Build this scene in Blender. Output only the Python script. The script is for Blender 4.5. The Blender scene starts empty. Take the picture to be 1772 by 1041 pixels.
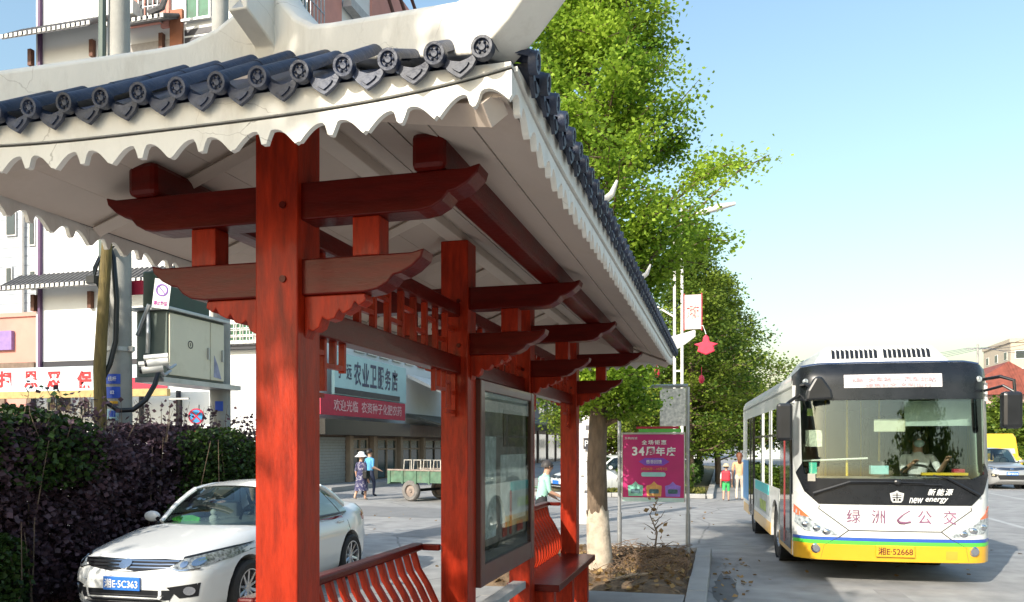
import bpy, bmesh, math, random
from math import sin, cos, pi, radians as R
from mathutils import Vector as V, Matrix as M4, noise
from mathutils.bvhtree import BVHTree

random.seed(7)
SC = bpy.context.scene
COL = SC.collection

# ------------------------------------------------------------------ camera, sky, sun, exposure
YAW = R(14.78)
cam = bpy.data.cameras.new('camera')
cam.sensor_width = 36.0
cam.lens = 36.0 * 1380 / 1772
cam.shift_y = (770 - 520.5) / 1772
cam.clip_start, cam.clip_end = 0.05, 3000
camo = bpy.data.objects.new('camera', cam)
camo.location = (0, 0, 1.69)
camo.rotation_euler = (pi / 2, 0, YAW)
COL.objects.link(camo)
SC.camera = camo

SUN_AZ, SUN_EL = R(22), R(30)          # sun stands behind the camera, 22 degrees to its left, 30 degrees high
to_sun = V((-sin(SUN_AZ) * cos(SUN_EL), -cos(SUN_AZ) * cos(SUN_EL), sin(SUN_EL)))
world = bpy.data.worlds.new('World')
SC.world = world
world.use_nodes = True
wn, wl = world.node_tree.nodes, world.node_tree.links
sky = wn.new('ShaderNodeTexSky')
sky.sky_type = 'NISHITA'
sky.sun_disc = False
sky.sun_elevation = SUN_EL
sky.sun_rotation = math.atan2(to_sun.x, to_sun.y)
sky.altitude = 100
sky.air_density, sky.dust_density, sky.ozone_density = 1.95, 3.0, 4.2
wl.new(sky.outputs['Color'], wn['Background'].inputs['Color'])
wn['Background'].inputs['Strength'].default_value = 0.15
sun = bpy.data.lights.new('sun', 'SUN')
sun.energy = 3.5
sun.angle = R(0.53)
sun.color = (1.0, 0.93, 0.82)
suno = bpy.data.objects.new('sun', sun)
suno.rotation_euler = to_sun.to_track_quat('Z', 'Y').to_euler()
suno.location = (-10, -20, 30)
COL.objects.link(suno)
SC.view_settings.view_transform = 'Standard'
SC.view_settings.look = 'None'
SC.view_settings.exposure = 0.82
SC.view_settings.gamma = 1.0
SC.view_settings.use_curve_mapping = False
SC.render.engine = 'CYCLES'
SC.cycles.max_bounces = 8
SC.cycles.transparent_max_bounces = 16

# ------------------------------------------------------------------ materials
MATS = {}
def mat(name, col, rough=0.6, metal=0.0, var=0.12, scale=6.0, bump=0.0, bscale=40.0, coat=0.0, spec=0.5,
        dirt=None, dscale=1.5, damt=0.5, stretch=None, col2=None, orand=0.0, cracks=None, lo=.5, hi=.75):
    if name in MATS: return MATS[name]
    m = bpy.data.materials.new(name); m.use_nodes = True
    n, l = m.node_tree.nodes, m.node_tree.links
    b = n['Principled BSDF']
    b.inputs['Roughness'].default_value = rough
    b.inputs['Metallic'].default_value = metal
    b.inputs['Coat Weight'].default_value = coat
    b.inputs['Coat Roughness'].default_value = 0.06
    b.inputs['Specular IOR Level'].default_value = spec
    tc = n.new('ShaderNodeTexCoord'); mp = n.new('ShaderNodeMapping')
    l.new(tc.outputs['Object'], mp.inputs['Vector'])
    if stretch: mp.inputs['Scale'].default_value = stretch
    nz = n.new('ShaderNodeTexNoise'); nz.inputs['Scale'].default_value = scale; nz.inputs['Detail'].default_value = 6
    l.new(mp.outputs['Vector'], nz.inputs['Vector'])
    mr = n.new('ShaderNodeMapRange'); mr.inputs[1].default_value = 0.3; mr.inputs[2].default_value = 0.7
    l.new(nz.outputs['Fac'], mr.inputs[0])
    mx = n.new('ShaderNodeMix'); mx.data_type = 'RGBA'
    c = col
    mx.inputs[6].default_value = (*[max(0, x * (1 - var)) for x in c], 1)
    mx.inputs[7].default_value = (*(col2 or [min(1, x * (1 + var)) for x in c]), 1)
    l.new(mr.outputs[0], mx.inputs[0])
    out = mx.outputs[2]
    if dirt:
        n2 = n.new('ShaderNodeTexNoise'); n2.inputs['Scale'].default_value = dscale; n2.inputs['Detail'].default_value = 8
        n2.inputs['Roughness'].default_value = 0.7
        l.new(mp.outputs['Vector'], n2.inputs['Vector'])
        r2 = n.new('ShaderNodeMapRange'); r2.inputs[1].default_value = lo; r2.inputs[2].default_value = hi
        r2.inputs[4].default_value = damt
        l.new(n2.outputs['Fac'], r2.inputs[0])
        m2 = n.new('ShaderNodeMix'); m2.data_type = 'RGBA'
        l.new(r2.outputs[0], m2.inputs[0]); l.new(out, m2.inputs[6]); m2.inputs[7].default_value = (*dirt, 1)
        out = m2.outputs[2]
    if cracks:                                   # hairline cracks: edges of large warped cells, broken up by noise
        vo = n.new('ShaderNodeTexVoronoi'); vo.feature = 'DISTANCE_TO_EDGE'; vo.inputs['Scale'].default_value = cracks[0]
        wz = n.new('ShaderNodeTexNoise'); wz.inputs['Scale'].default_value = cracks[0]*4; wz.inputs['Detail'].default_value = 5
        va = n.new('ShaderNodeMix'); va.data_type = 'RGBA'; va.inputs[0].default_value = .12
        l.new(tc.outputs['Object'], wz.inputs['Vector']); l.new(tc.outputs['Object'], va.inputs[6]); l.new(wz.outputs['Color'], va.inputs[7]); l.new(va.outputs[2], vo.inputs['Vector'])
        cr = n.new('ShaderNodeMapRange'); cr.inputs[1].default_value = 0; cr.inputs[2].default_value = cracks[1]; cr.inputs[3].default_value = 1; cr.inputs[4].default_value = 0
        l.new(vo.outputs['Distance'], cr.inputs[0])
        ml = n.new('ShaderNodeMath'); ml.operation = 'MULTIPLY'; l.new(cr.outputs[0], ml.inputs[0]); l.new(mr.outputs[0], ml.inputs[1])
        m3 = n.new('ShaderNodeMix'); m3.data_type = 'RGBA'; l.new(ml.outputs[0], m3.inputs[0]); l.new(out, m3.inputs[6]); m3.inputs[7].default_value = (*cracks[2], 1)
        out = m3.outputs[2]
    if orand:                                    # each piece a little lighter or darker than its neighbour
        oi = n.new('ShaderNodeObjectInfo'); rm = n.new('ShaderNodeMapRange'); rm.inputs[3].default_value = 1-orand; rm.inputs[4].default_value = 1+orand
        l.new(oi.outputs['Random'], rm.inputs[0])
        hv = n.new('ShaderNodeHueSaturation'); l.new(rm.outputs[0], hv.inputs['Value']); l.new(out, hv.inputs['Color']); out = hv.outputs['Color']
    l.new(out, b.inputs['Base Color'])
    rr = n.new('ShaderNodeMapRange'); rr.inputs[3].default_value = max(0.02, rough * 0.8); rr.inputs[4].default_value = min(1, rough * 1.2)
    l.new(nz.outputs['Fac'], rr.inputs[0]); l.new(rr.outputs[0], b.inputs['Roughness'])
    if bump:
        n3 = n.new('ShaderNodeTexNoise'); n3.inputs['Scale'].default_value = bscale; n3.inputs['Detail'].default_value = 5
        l.new(mp.outputs['Vector'], n3.inputs['Vector'])
        bp = n.new('ShaderNodeBump'); bp.inputs['Strength'].default_value = bump; bp.inputs['Distance'].default_value = 0.02
        l.new(n3.outputs['Fac'], bp.inputs['Height']); l.new(bp.outputs['Normal'], b.inputs['Normal'])
    MATS[name] = m
    return m

def glass_mat(name, tint, ior=1.5, rough=0.01, gain=1.0):
    """thin pane: tinted see-through plus mirror reflection that grows towards grazing angles"""
    if name in MATS: return MATS[name]
    m = bpy.data.materials.new(name); m.use_nodes = True
    n, l = m.node_tree.nodes, m.node_tree.links
    n.remove(n['Principled BSDF'])
    t = n.new('ShaderNodeBsdfTransparent'); t.inputs[0].default_value = (*tint, 1)
    g = n.new('ShaderNodeBsdfGlossy'); g.inputs['Roughness'].default_value = rough; g.inputs[0].default_value = (.92, .97, .95, 1)
    f = n.new('ShaderNodeFresnel'); f.inputs[0].default_value = ior
    k = n.new('ShaderNodeMath'); k.operation = 'MULTIPLY'; k.inputs[1].default_value = gain; k.use_clamp = True
    x = n.new('ShaderNodeMixShader')
    l.new(f.outputs[0], k.inputs[0]); l.new(k.outputs[0], x.inputs[0]); l.new(t.outputs[0], x.inputs[1]); l.new(g.outputs[0], x.inputs[2])
    l.new(x.outputs[0], n['Material Output'].inputs[0])
    MATS[name] = m
    return m

def leaf_mat(name, c1, c2, trans=0.45, rough=0.5):
    if name in MATS: return MATS[name]
    m = bpy.data.materials.new(name); m.use_nodes = True
    n, l = m.node_tree.nodes, m.node_tree.links
    b = n['Principled BSDF']; b.inputs['Roughness'].default_value = rough; b.inputs['Specular IOR Level'].default_value = 0.3
    at = n.new('ShaderNodeAttribute'); at.attribute_name = 'tint'
    mx = n.new('ShaderNodeMix'); mx.data_type = 'RGBA'
    mx.inputs[6].default_value = (*c1, 1); mx.inputs[7].default_value = (*c2, 1)
    l.new(at.outputs['Fac'], mx.inputs[0]); l.new(mx.outputs[2], b.inputs['Base Color'])
    tr = n.new('ShaderNodeBsdfTranslucent'); l.new(mx.outputs[2], tr.inputs[0])
    ms = n.new('ShaderNodeMixShader'); ms.inputs[0].default_value = trans
    l.new(b.outputs[0], ms.inputs[1]); l.new(tr.outputs[0], ms.inputs[2]); l.new(ms.outputs[0], n['Material Output'].inputs[0])
    MATS[name] = m
    return m

# ------------------------------------------------------------------ mesh builder
class MB:
    def __init__(s): s.v, s.f, s.mi, s.k = [], [], [], 0
    def add(s, vs, fs, M=None):
        o = len(s.v)
        s.v += [tuple(M @ V(p)) if M else tuple(p) for p in vs]
        s.f += [tuple(i + o for i in f) for f in fs]; s.mi += [s.k] * len(fs)
        return s
    def box(s, x0, x1, y0, y1, z0, z1, M=None):
        return s.add([(x0,y0,z0),(x1,y0,z0),(x1,y1,z0),(x0,y1,z0),(x0,y0,z1),(x1,y0,z1),(x1,y1,z1),(x0,y1,z1)],
                     [(0,3,2,1),(4,5,6,7),(0,1,5,4),(1,2,6,5),(2,3,7,6),(3,0,4,7)], M)
    def cbox(s, c, d, M=None):
        return s.box(c[0]-d[0]/2, c[0]+d[0]/2, c[1]-d[1]/2, c[1]+d[1]/2, c[2]-d[2]/2, c[2]+d[2]/2, M)
    def prism(s, poly, a, b, axis='y', M=None):
        """polygon in the plane across `axis` pushed from a to b. axis y: poly=(x,z); x: (y,z); z: (x,y)"""
        def P(p, t): return (p[0], t, p[1]) if axis == 'y' else (t, p[0], p[1]) if axis == 'x' else (p[0], p[1], t)
        n = len(poly)
        vs = [P(p, a) for p in poly] + [P(p, b) for p in poly]
        fs = [tuple(range(n)), tuple(range(2*n-1, n-1, -1))] + [(i, i+n, (i+1) % n+n, (i+1) % n) for i in range(n)]
        return s.add(vs, fs, M)
    def tube(s, pts, r, n=8, caps=True, M=None):
        pts = [V(p) for p in pts]; rs = r if isinstance(r, (list, tuple)) else [r]*len(pts)
        vs, fs = [], []; up = V((0, 0, 1)); prev = None
        for i, p in enumerate(pts):
            d = (pts[min(i+1, len(pts)-1)] - pts[max(i-1, 0)])
            d = d.normalized() if d.length > 1e-9 else V((0, 0, 1))
            if prev is None:
                a = d.cross(V((0, 0, 1)) if abs(d.z) < .9 else V((1, 0, 0))).normalized()
            else:
                a = (prev - d*prev.dot(d)); a = a.normalized() if a.length > 1e-6 else d.orthogonal().normalized()
            prev = a; b = d.cross(a)
            vs += [p + (a*cos(2*pi*k/n) + b*sin(2*pi*k/n))*rs[i] for k in range(n)]
        for i in range(len(pts)-1):
            for k in range(n):
                fs.append((i*n+k, i*n+(k+1) % n, (i+1)*n+(k+1) % n, (i+1)*n+k))
        if caps: fs += [tuple(range(n-1, -1, -1)), tuple(range((len(pts)-1)*n, len(pts)*n))]
        return s.add(vs, fs, M)
    def lathe(s, prof, n=16, M=None):
        """profile of (radius, z) turned about z"""
        vs, fs = [], []; m = len(prof)
        for k in range(n):
            a = 2*pi*k/n; vs += [(r*cos(a), r*sin(a), z) for r, z in prof]
        for k in range(n):
            for i in range(m-1): fs.append((k*m+i, ((k+1) % n)*m+i, ((k+1) % n)*m+i+1, k*m+i+1))
        big = max(r for r, z in prof)
        if m > 2 and prof[0][0] > .05*big and prof[-1][0] > .05*big:
            for k in range(n): fs.append((k*m+m-1, ((k+1) % n)*m+m-1, ((k+1) % n)*m, k*m))
        elif m == 2 or prof[0][0] > 0 or prof[-1][0] > 0:
            if m == 2 or 0 < prof[0][0] <= .05*big: fs.append(tuple(k*m for k in range(n-1, -1, -1)))
            if m == 2 or 0 < prof[-1][0] <= .05*big: fs.append(tuple(k*m+m-1 for k in range(n)))
        return s.add(vs, fs, M)
    def ball(s, c, r, n=10, m=7, M=None):
        rx, ry, rz = r if isinstance(r, (tuple, list)) else (r, r, r)
        T = M4.Translation(c) @ M4.Diagonal((rx, ry, rz, 1))
        return s.lathe([(sin(pi*i/m), -cos(pi*i/m)) if 0 < i < m else (0.02, -cos(pi*i/m)) for i in range(m+1)], n, (M @ T) if M else T)
    def grid(s, fn, nu, nv, M=None):
        vs = [fn(i/nu, j/nv) for j in range(nv+1) for i in range(nu+1)]
        fs = [(j*(nu+1)+i, j*(nu+1)+i+1, (j+1)*(nu+1)+i+1, (j+1)*(nu+1)+i) for j in range(nv) for i in range(nu)]
        return s.add(vs, fs, M)
    def mesh(s, name, mats, smooth=None):
        me = bpy.data.meshes.new(name); me.from_pydata(s.v, [], s.f)
        for m in (mats if isinstance(mats, (list, tuple)) else [mats]): me.materials.append(m)
        if max(s.mi, default=0): me.polygons.foreach_set('material_index', s.mi)
        bm = bmesh.new(); bm.from_mesh(me); bmesh.ops.recalc_face_normals(bm, faces=bm.faces); bm.to_mesh(me); bm.free()
        if smooth is not None:
            me.polygons.foreach_set('use_smooth', [True]*len(me.polygons)); me.set_sharp_from_angle(angle=R(smooth))
        me.update()
        return me

def tag(o, label=None, cat=None, group=None, kind=None):
    if label: o['label'] = label
    if cat: o['category'] = cat
    if group: o['group'] = group
    if kind: o['kind'] = kind
    return o
def thing(name, label, cat, loc=(0, 0, 0), rotz=0.0, group=None):
    o = bpy.data.objects.new(name, None); COL.objects.link(o)
    o.empty_display_size = .1; o.location = loc; o.rotation_euler = (0, 0, rotz)
    return tag(o, label, cat, group)
def bev(o, w, seg=2):
    if w:
        m = o.modifiers.new('bevel', 'BEVEL'); m.width = w; m.segments = seg; m.limit_method = 'ANGLE'; m.angle_limit = R(40)
    return o
def part(name, mb, m, parent=None, smooth=None, bw=0, label=None, world=False, kind=None):
    """link a builder's mesh as one object; its origin goes to the middle of its base. world: vertices are in world space"""
    if mb.v:
        xs, ys, zs = zip(*mb.v)
        c = V(((min(xs)+max(xs))/2, (min(ys)+max(ys))/2, min(zs)))
    else: c = V((0, 0, 0))
    mb.v = [(p[0]-c.x, p[1]-c.y, p[2]-c.z) for p in mb.v]
    o = bpy.data.objects.new(name, mb.mesh(name, m, smooth)); COL.objects.link(o)
    o.location = c
    if parent is not None:
        o.parent = parent
        if world: o.location = c - absloc(parent)
        elif parent.parent is not None: o.location = c - relloc(parent)
    bev(o, bw)
    if label: o['label'] = label
    if kind: o['kind'] = kind
    return o
def absloc(o):
    p = V(o.location)
    while o.parent is not None: o = o.parent; p += V(o.location)
    return p
def relloc(o):
    """place of a part within its thing (parts carry no rotation of their own)"""
    p = V((0, 0, 0))
    while o.parent is not None: p += V(o.location); o = o.parent
    return p
def inst(name, me, parent, loc, rot=(0, 0, 0), scale=(1, 1, 1), label=None):
    """one more piece that shares a mesh; loc in the thing's own space"""
    o = bpy.data.objects.new(name, me); COL.objects.link(o)
    o.parent = parent
    o.location = V(loc) - (relloc(parent) if parent is not None and parent.parent is not None else V((0, 0, 0)))
    o.rotation_euler = rot; o.scale = scale
    if label: o['label'] = label
    return o
def dup(root, loc, rotz=None, label=None, scale=None):
    r = root.copy(); COL.objects.link(r); r.location = loc
    if rotz is not None: r.rotation_euler = (0, 0, rotz)
    if scale: r.scale = scale
    if label: r['label'] = label
    for ch in list(root.children):
        c = ch.copy(); COL.objects.link(c); c.parent = r
        for g in ch.children:
            d = g.copy(); COL.objects.link(d); d.parent = c
    return r

DG = None
def text(body, size, m, parent=None, M=None, name='printed_text', ext=0.002, bold=0.0, shear=0.0, sx=1.0, label=None, fit=None):
    """flat lettering in the xz plane facing -y, centred on M's origin, as a mesh"""
    cu = bpy.data.curves.new('t', 'FONT'); cu.body = body; cu.size = size; cu.extrude = ext; cu.offset = bold * size
    cu.align_x = 'CENTER'; cu.align_y = 'CENTER'; cu.shear = shear; cu.resolution_u = 3
    o = bpy.data.objects.new('t', cu); COL.objects.link(o)
    dg = bpy.context.evaluated_depsgraph_get(); dg.update()
    me = bpy.data.meshes.new_from_object(o.evaluated_get(dg)); me.name = name
    bpy.data.objects.remove(o); bpy.data.curves.remove(cu)
    xs = [v.co.x for v in me.vertices] or [0]; ys = [v.co.y for v in me.vertices] or [0]
    cx, cy = (min(xs)+max(xs))/2, (min(ys)+max(ys))/2
    kx = sx; ky = 1.0
    if fit:
        kx = fit[0] / max(1e-6, max(xs)-min(xs)); ky = fit[1] / max(1e-6, max(ys)-min(ys)) if fit[1] else kx
    T = M4(((kx, 0, 0, -cx*kx), (0, 0, -1, 0), (0, ky, 0, -cy*ky), (0, 0, 0, 1)))
    me.transform((M or M4()) @ T)
    me.materials.clear(); me.materials.append(m)
    ob = bpy.data.objects.new(name, me); COL.objects.link(ob)
    if parent is not None:
        ob.parent = parent
        if parent.parent is not None: ob.location = -relloc(parent)
    if label: ob['label'] = label
    return ob

def drape(poly, axis, bvh, off=0.004, cell=0.12, thick=0.006, start=6.0, sign=-1):
    """lay a flat polygon on a curved body: cut it to a grid, cast each point along `axis` on to the body, stand it `off` proud.
    axis y: poly=(x,z) cast towards +y from -start (sign -1) ; axis x: poly=(y,z) cast from sign*start ; axis z: poly=(x,y) from above"""
    bm = bmesh.new()
    f = bm.faces.new([bm.verts.new((p[0], p[1], 0)) for p in poly])
    xs = [p[0] for p in poly]; ys = [p[1] for p in poly]
    for a, lo, hi in ((0, min(xs), max(xs)), (1, min(ys), max(ys))):
        n = int((hi-lo)/cell)
        for i in range(1, n+1):
            co = [0, 0, 0]; co[a] = lo + (hi-lo)*i/(n+1); no = [0, 0, 0]; no[a] = 1
            bmesh.ops.bisect_plane(bm, geom=bm.verts[:]+bm.edges[:]+bm.faces[:], plane_co=co, plane_no=no)
    bm.verts.ensure_lookup_table(); bm.verts.index_update()
    top, bot, last = [], [], None
    for v in bm.verts:
        p = v.co
        if axis == 'y': o, d = V((p.x, sign*start, p.y)), V((0, -sign, 0))
        elif axis == 'x': o, d = V((sign*start, p.x, p.y)), V((-sign, 0, 0))
        else: o, d = V((p.x, p.y, start)), V((0, 0, -1))
        h = bvh.ray_cast(o, d)
        if h[0] is None:
            q = bvh.find_nearest(o + d*start*.75); h = q
        n = h[1]
        if n.dot(d) > 0: n = -n
        top.append(h[0] + n*off); bot.append(h[0] + n*(off-thick))
    nv = len(top); mb = MB()
    fs = [tuple(v.index for v in f.verts) for f in bm.faces] + [tuple(v.index+nv for v in reversed(f.verts)) for f in bm.faces]
    for e in bm.edges:
        if len(e.link_faces) == 1: a, b = e.verts[0].index, e.verts[1].index; fs.append((a, b, b+nv, a+nv))
    bm.free()
    return mb.add(top+bot, fs)
def bvh_of(mb):
    return BVHTree.FromPolygons([V(p) for p in mb.v], mb.f)
def arc(cx, cy, rx, ry, a0, a1, n=10):
    return [(cx+rx*cos(R(a0+(a1-a0)*i/n)), cy+ry*sin(R(a0+(a1-a0)*i/n))) for i in range(n+1)]
def rrect(x0, x1, y0, y1, r, n=4):
    return arc(x1-r, y0+r, r, r, -90, 0, n) + arc(x1-r, y1-r, r, r, 0, 90, n) + arc(x0+r, y1-r, r, r, 90, 180, n) + arc(x0+r, y0+r, r, r, 180, 270, n)
# a photo pixel at a given depth from the camera -> the place in the world it shows (used once to survey the street)
def at(px, py, d):
    u = (px-886)/1380*d
    return V((u*cos(YAW)-d*sin(YAW), u*sin(YAW)+d*cos(YAW), 1.69-(py-770)/1380*d))
# ------------------------------------------------------------------ shared materials
RED = mat('red_paint_dappled', (.33, .020, .0035), .42, var=.28, scale=5, coat=.05, spec=.2, bump=.12, bscale=30, stretch=(6, 6, 1), dirt=(.10, .005, .002), dscale=3.2, damt=.85, lo=.46, hi=.72)  # dirt blotches double as dappled leaf shade painted into the red
RED_SHADE = mat('red_paint_level_shade', (.088, .003, .0009), .32, var=.28, scale=5, coat=.05, spec=.2, bump=.12, bscale=30, stretch=(1, 1, 6), dirt=(.06, .003, .002), dscale=2.2, damt=.5)  # same red for arms and beams, darkened so the colour carries their shade
MAROON = mat('maroon_frame', (.085, .022, .016), .4, var=.2, coat=.3)
WHITE = mat('white_paint', (.74, .72, .67), .6, var=.06, scale=3, bump=.05, bscale=60, dirt=(.50, .45, .38), dscale=2.5, damt=.35)
EAVE = mat('weathered_white_eave', (.74, .72, .66), .65, var=.06, scale=2.5, bump=.12, bscale=35, dirt=(.40, .36, .29), dscale=3.2, damt=.6, stretch=(2.2, 2.2, .7), lo=.52, hi=.85, cracks=(1.6, .0028, (.36, .33, .29)))
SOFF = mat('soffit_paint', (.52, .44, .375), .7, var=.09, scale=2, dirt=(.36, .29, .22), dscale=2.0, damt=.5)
TILE = mat('slate_blue_tile', (.014, .023, .052), .5, orand=.38, var=.4, scale=9, bump=.25, bscale=50, spec=.6, dirt=(.075, .075, .07), dscale=9, damt=.55)
DARKGAP = mat('joint_shadow_grey', (.06, .058, .055), .8)
CONC = mat('concrete', (.33, .32, .30), .85, var=.15, scale=5, bump=.3, bscale=70, dirt=(.18, .17, .15), dscale=2, damt=.5)
BLACK = mat('black_plastic', (.012, .013, .015), .35, var=.2)
RUBBER = mat('tyre_rubber', (.02, .02, .021), .75, var=.3, bump=.2, bscale=60)
CHROME = mat('chrome', (.62, .63, .65), .14, metal=1, var=.05)
ALLOY = mat('alloy_wheel', (.55, .56, .58), .28, metal=.9, var=.08)
STEEL = mat('galvanised_steel', (.42, .43, .44), .42, metal=.7, var=.15)
INK = mat('black_ink', (.02, .02, .03), .5)
CARGLASS = glass_mat('car_glass', (.42, .50, .48), 1.55, gain=1.6)
WINGLASS = mat('window_glass', (.03, .045, .05), .06, var=.4, scale=.6, spec=.8)
# ------------------------------------------------------------------ ground
ASPH = mat('asphalt', (.32, .315, .305), .85, var=.22, scale=2.4, bump=.5, bscale=90, dirt=(.215, .21, .205), dscale=.28, damt=.75, lo=.45, hi=.7, cracks=(.22, .006, (.07, .07, .07)))
PATCH = mat('asphalt_patch', (.20, .20, .20), .88, var=.14, scale=2, bump=.4, bscale=120)
PAVE = mat('pavement_concrete', (.30, .295, .285), .85, var=.16, scale=3, bump=.3, bscale=90, dirt=(.19, .18, .16), dscale=1.5, damt=.6)
KERBM = mat('kerb_stone', (.36, .355, .34), .8, var=.14, scale=5, bump=.3, bscale=80, dirt=(.20, .19, .17), dscale=2.5, damt=.5)
SOILM = mat('soil', (.16, .105, .06), .95, var=.35, scale=6, bump=1.0, bscale=25, dirt=(.30, .21, .12), dscale=3, damt=.6)
FADE = mat('road_paint_worn', (.42, .42, .41), .8, var=.15, scale=4, dirt=(.32, .315, .305), dscale=2.5, damt=.9)
road = part('road', MB().add([(-600, -80, 0), (600, -80, 0), (600, 1500, 0), (-600, 1500, 0)], [(0, 1, 2, 3)]), ASPH)
road.location.z = -.15
tag(road, kind='structure')
# worn strips and a darker resurfaced patch on the carriageway, joints in the forecourt
def sheet(name, poly, z, m):
    return tag(part(name, MB().add([(x, y, z) for x, y in poly], [tuple(range(len(poly)))]), m), kind='structure')
sheet('road_marking', [(1.6, 8.6), (9.5, 9.4), (9.5, 9.62), (1.6, 8.82)], -.146, FADE)
sheet('road_marking', [(6.4, 14), (6.55, 14), (6.55, 60), (6.4, 60)], -.146, FADE)
sheet('road_marking', [(9.8, 12), (9.95, 12), (9.95, 80), (9.8, 80)], -.146, FADE)
sheet('asphalt_patch', [(-15.5, 19.5), (-5.2, 18.8), (-4.4, 21.3), (-9, 22.0), (-15.5, 22.6)], -.145, PATCH)
sheet('asphalt_patch', [(-6.5, 15.0), (-3.6, 14.6), (-3.4, 17.5), (-6.3, 17.9)], -.145, PATCH)
STAIN = mat('damp_asphalt', (.10, .10, .10), .6, var=.3, scale=4)
def blot(cx, cy, rx, ry, seed, z=-.1455, m=STAIN):
    rg = random.Random(seed); n = 26
    sheet('road_stain', [(cx+rx*cos(2*pi*k/n)*rg.uniform(.6, 1.1), cy+ry*sin(2*pi*k/n)*rg.uniform(.6, 1.1)) for k in range(n)], z, m)
blot(.04, 10.6, .17, 1.3, 3); blot(.08, 8.9, .12, .8, 5); blot(3.1, 9.5, .5, .16, 6, -.1445, PATCH); blot(4.6, 8.7, .35, .2, 8, -.1442, PATCH); blot(1.3, 15.5, .3, .9, 9, -.1438, PATCH)
for x in (2.05, 3.75): sheet('tyre_track', [(x, 6), (x+.3, 6), (x+.1, 11), (x-.2, 11)], -.1474, mat('asphalt_track', (.265, .26, .255), .8, var=.2, scale=2))
# the island under the shelter: paved strip, soil bed round the tree, kerb stones
def slabs(x0, x1, y0, y1, w, h, name='pavement'):
    base = tag(part(name, MB().box(x0, x1, y0, y1, -.15, -.035), CONC), kind='structure')
    me = MB().box(-w/2+.004, w/2-.004, -h/2+.004, h/2-.004, 0, .034).mesh('paving_slab', PAVE)
    nx, ny = round((x1-x0)/w), round((y1-y0)/h)
    for i in range(nx):
        for j in range(ny):
            o = bpy.data.objects.new('paving_slab', me); COL.objects.link(o); o.parent = base
            o.location = V((x0+(i+.5)*(x1-x0)/nx, y0+(j+.5)*(y1-y0)/ny, -.034+random.uniform(-.003, .003))) - V(base.location)
    return base
slabs(-3.2, -.42, 0.2, 9.2, .58, .6)
def soilmesh(x0, x1, y0, y1, hmax, nx=40, ny=60):
    def f(u, v):
        x, y = x0+(x1-x0)*u, y0+(y1-y0)*v
        e = min(u, 1-u, v, 1-v)
        return (x, y, -.06+min(1, e*9)*hmax*(.45+1.1*abs(noise.noise(V((x*1.3, y*1.3, 3))))+.35*noise.noise(V((x*5, y*5, 1)))))
    return MB().grid(f, nx, ny)
soil = tag(part('soil', soilmesh(-3.0, -.40, 9.2, 13.4, .16), SOILM, smooth=80), kind='structure')
tag(part('soil', MB().box(-3.0, -.40, 9.2, 13.4, -.15, -.06), SOILM), kind='structure')
tag(part('soil', soilmesh(-7.0, -.55, 28.3, 70, .15, 16, 80), mat('verge_soil', (.13, .11, .05), .95, var=.4, scale=5, bump=.8, bscale=20), smooth=80), kind='structure')
kerb = tag(part('kerb', MB().box(-.40, -.19, -.5, 13.6, -.15, -.10), CONC), kind='structure')
kme = MB().box(-.115, .115, -.494, .494, 0, .15).mesh('kerb_stone', KERBM)
def kerbrow(parent, p0, p1, n):
    p0, p1 = V(p0), V(p1); d = p1-p0; a = math.atan2(-d.x, d.y)
    for i in range(n):
        o = bpy.data.objects.new('kerb_stone', kme); COL.objects.link(o); o.parent = parent
        o.location = p0+d*((i+.5)/n)+V((random.uniform(-.004, .004), 0, random.uniform(-.006, .004))) - V(parent.location)
        o.rotation_euler = (0, random.uniform(-.01, .01), a+random.uniform(-.006, .006)); o.scale = (1, d.length/n, 1)
        bev(o, .012)
kerbrow(kerb, (-.285, -.5, -.145), (-.285, 13.5, -.145), 14)
kerbrow(kerb, (-.40, 13.62, -.145), (-3.1, 13.62, -.145), 3)
kerbrow(kerb, (-3.12, 13.5, -.145), (-3.12, 9.2, -.145), 4)
kb2 = tag(part('kerb', MB().box(-.50, -.34, 28.2, 70, -.15, -.12), CONC), kind='structure')
kerbrow(kb2, (-.42, 28.2, -.14), (-.42, 70, -.14), 40)
kerbrow(kb2, (-.55, 28.2, -.14), (-7.0, 28.2, -.14), 6)
# forecourt before the shops: a raised step
tag(part('pavement', MB().box(-16.3, -14.6, 28.0, 80, -.15, .05), PAVE), kind='structure')
# ------------------------------------------------------------------ bus shelter (its long axis runs along +y, beside the kerb)
XC, HW, YF, YB = -1.64, 1.085, 2.10, 9.45
POST_Y = [2.79, 4.87, 6.55, 8.74]
ZB = 2.572                                   # lowest edge of the scalloped eave boards
def lift(t): return .06*max(0, t)**3.2
def rise_x(x): return lift(abs(x-XC)/HW)
def rise_y(y):
    e = min(y-YF, YB-y); return lift(1-e/1.15)
shelter = thing('bus_shelter', 'red timber bus shelter with curved white eaves and blue grey tiled roof', 'bus shelter', (XC, 5.8, 0))
def sp(name, mb, m, parent=None, **k):
    return part(name, mb, m, parent or shelter, world=True, **k)
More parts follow.
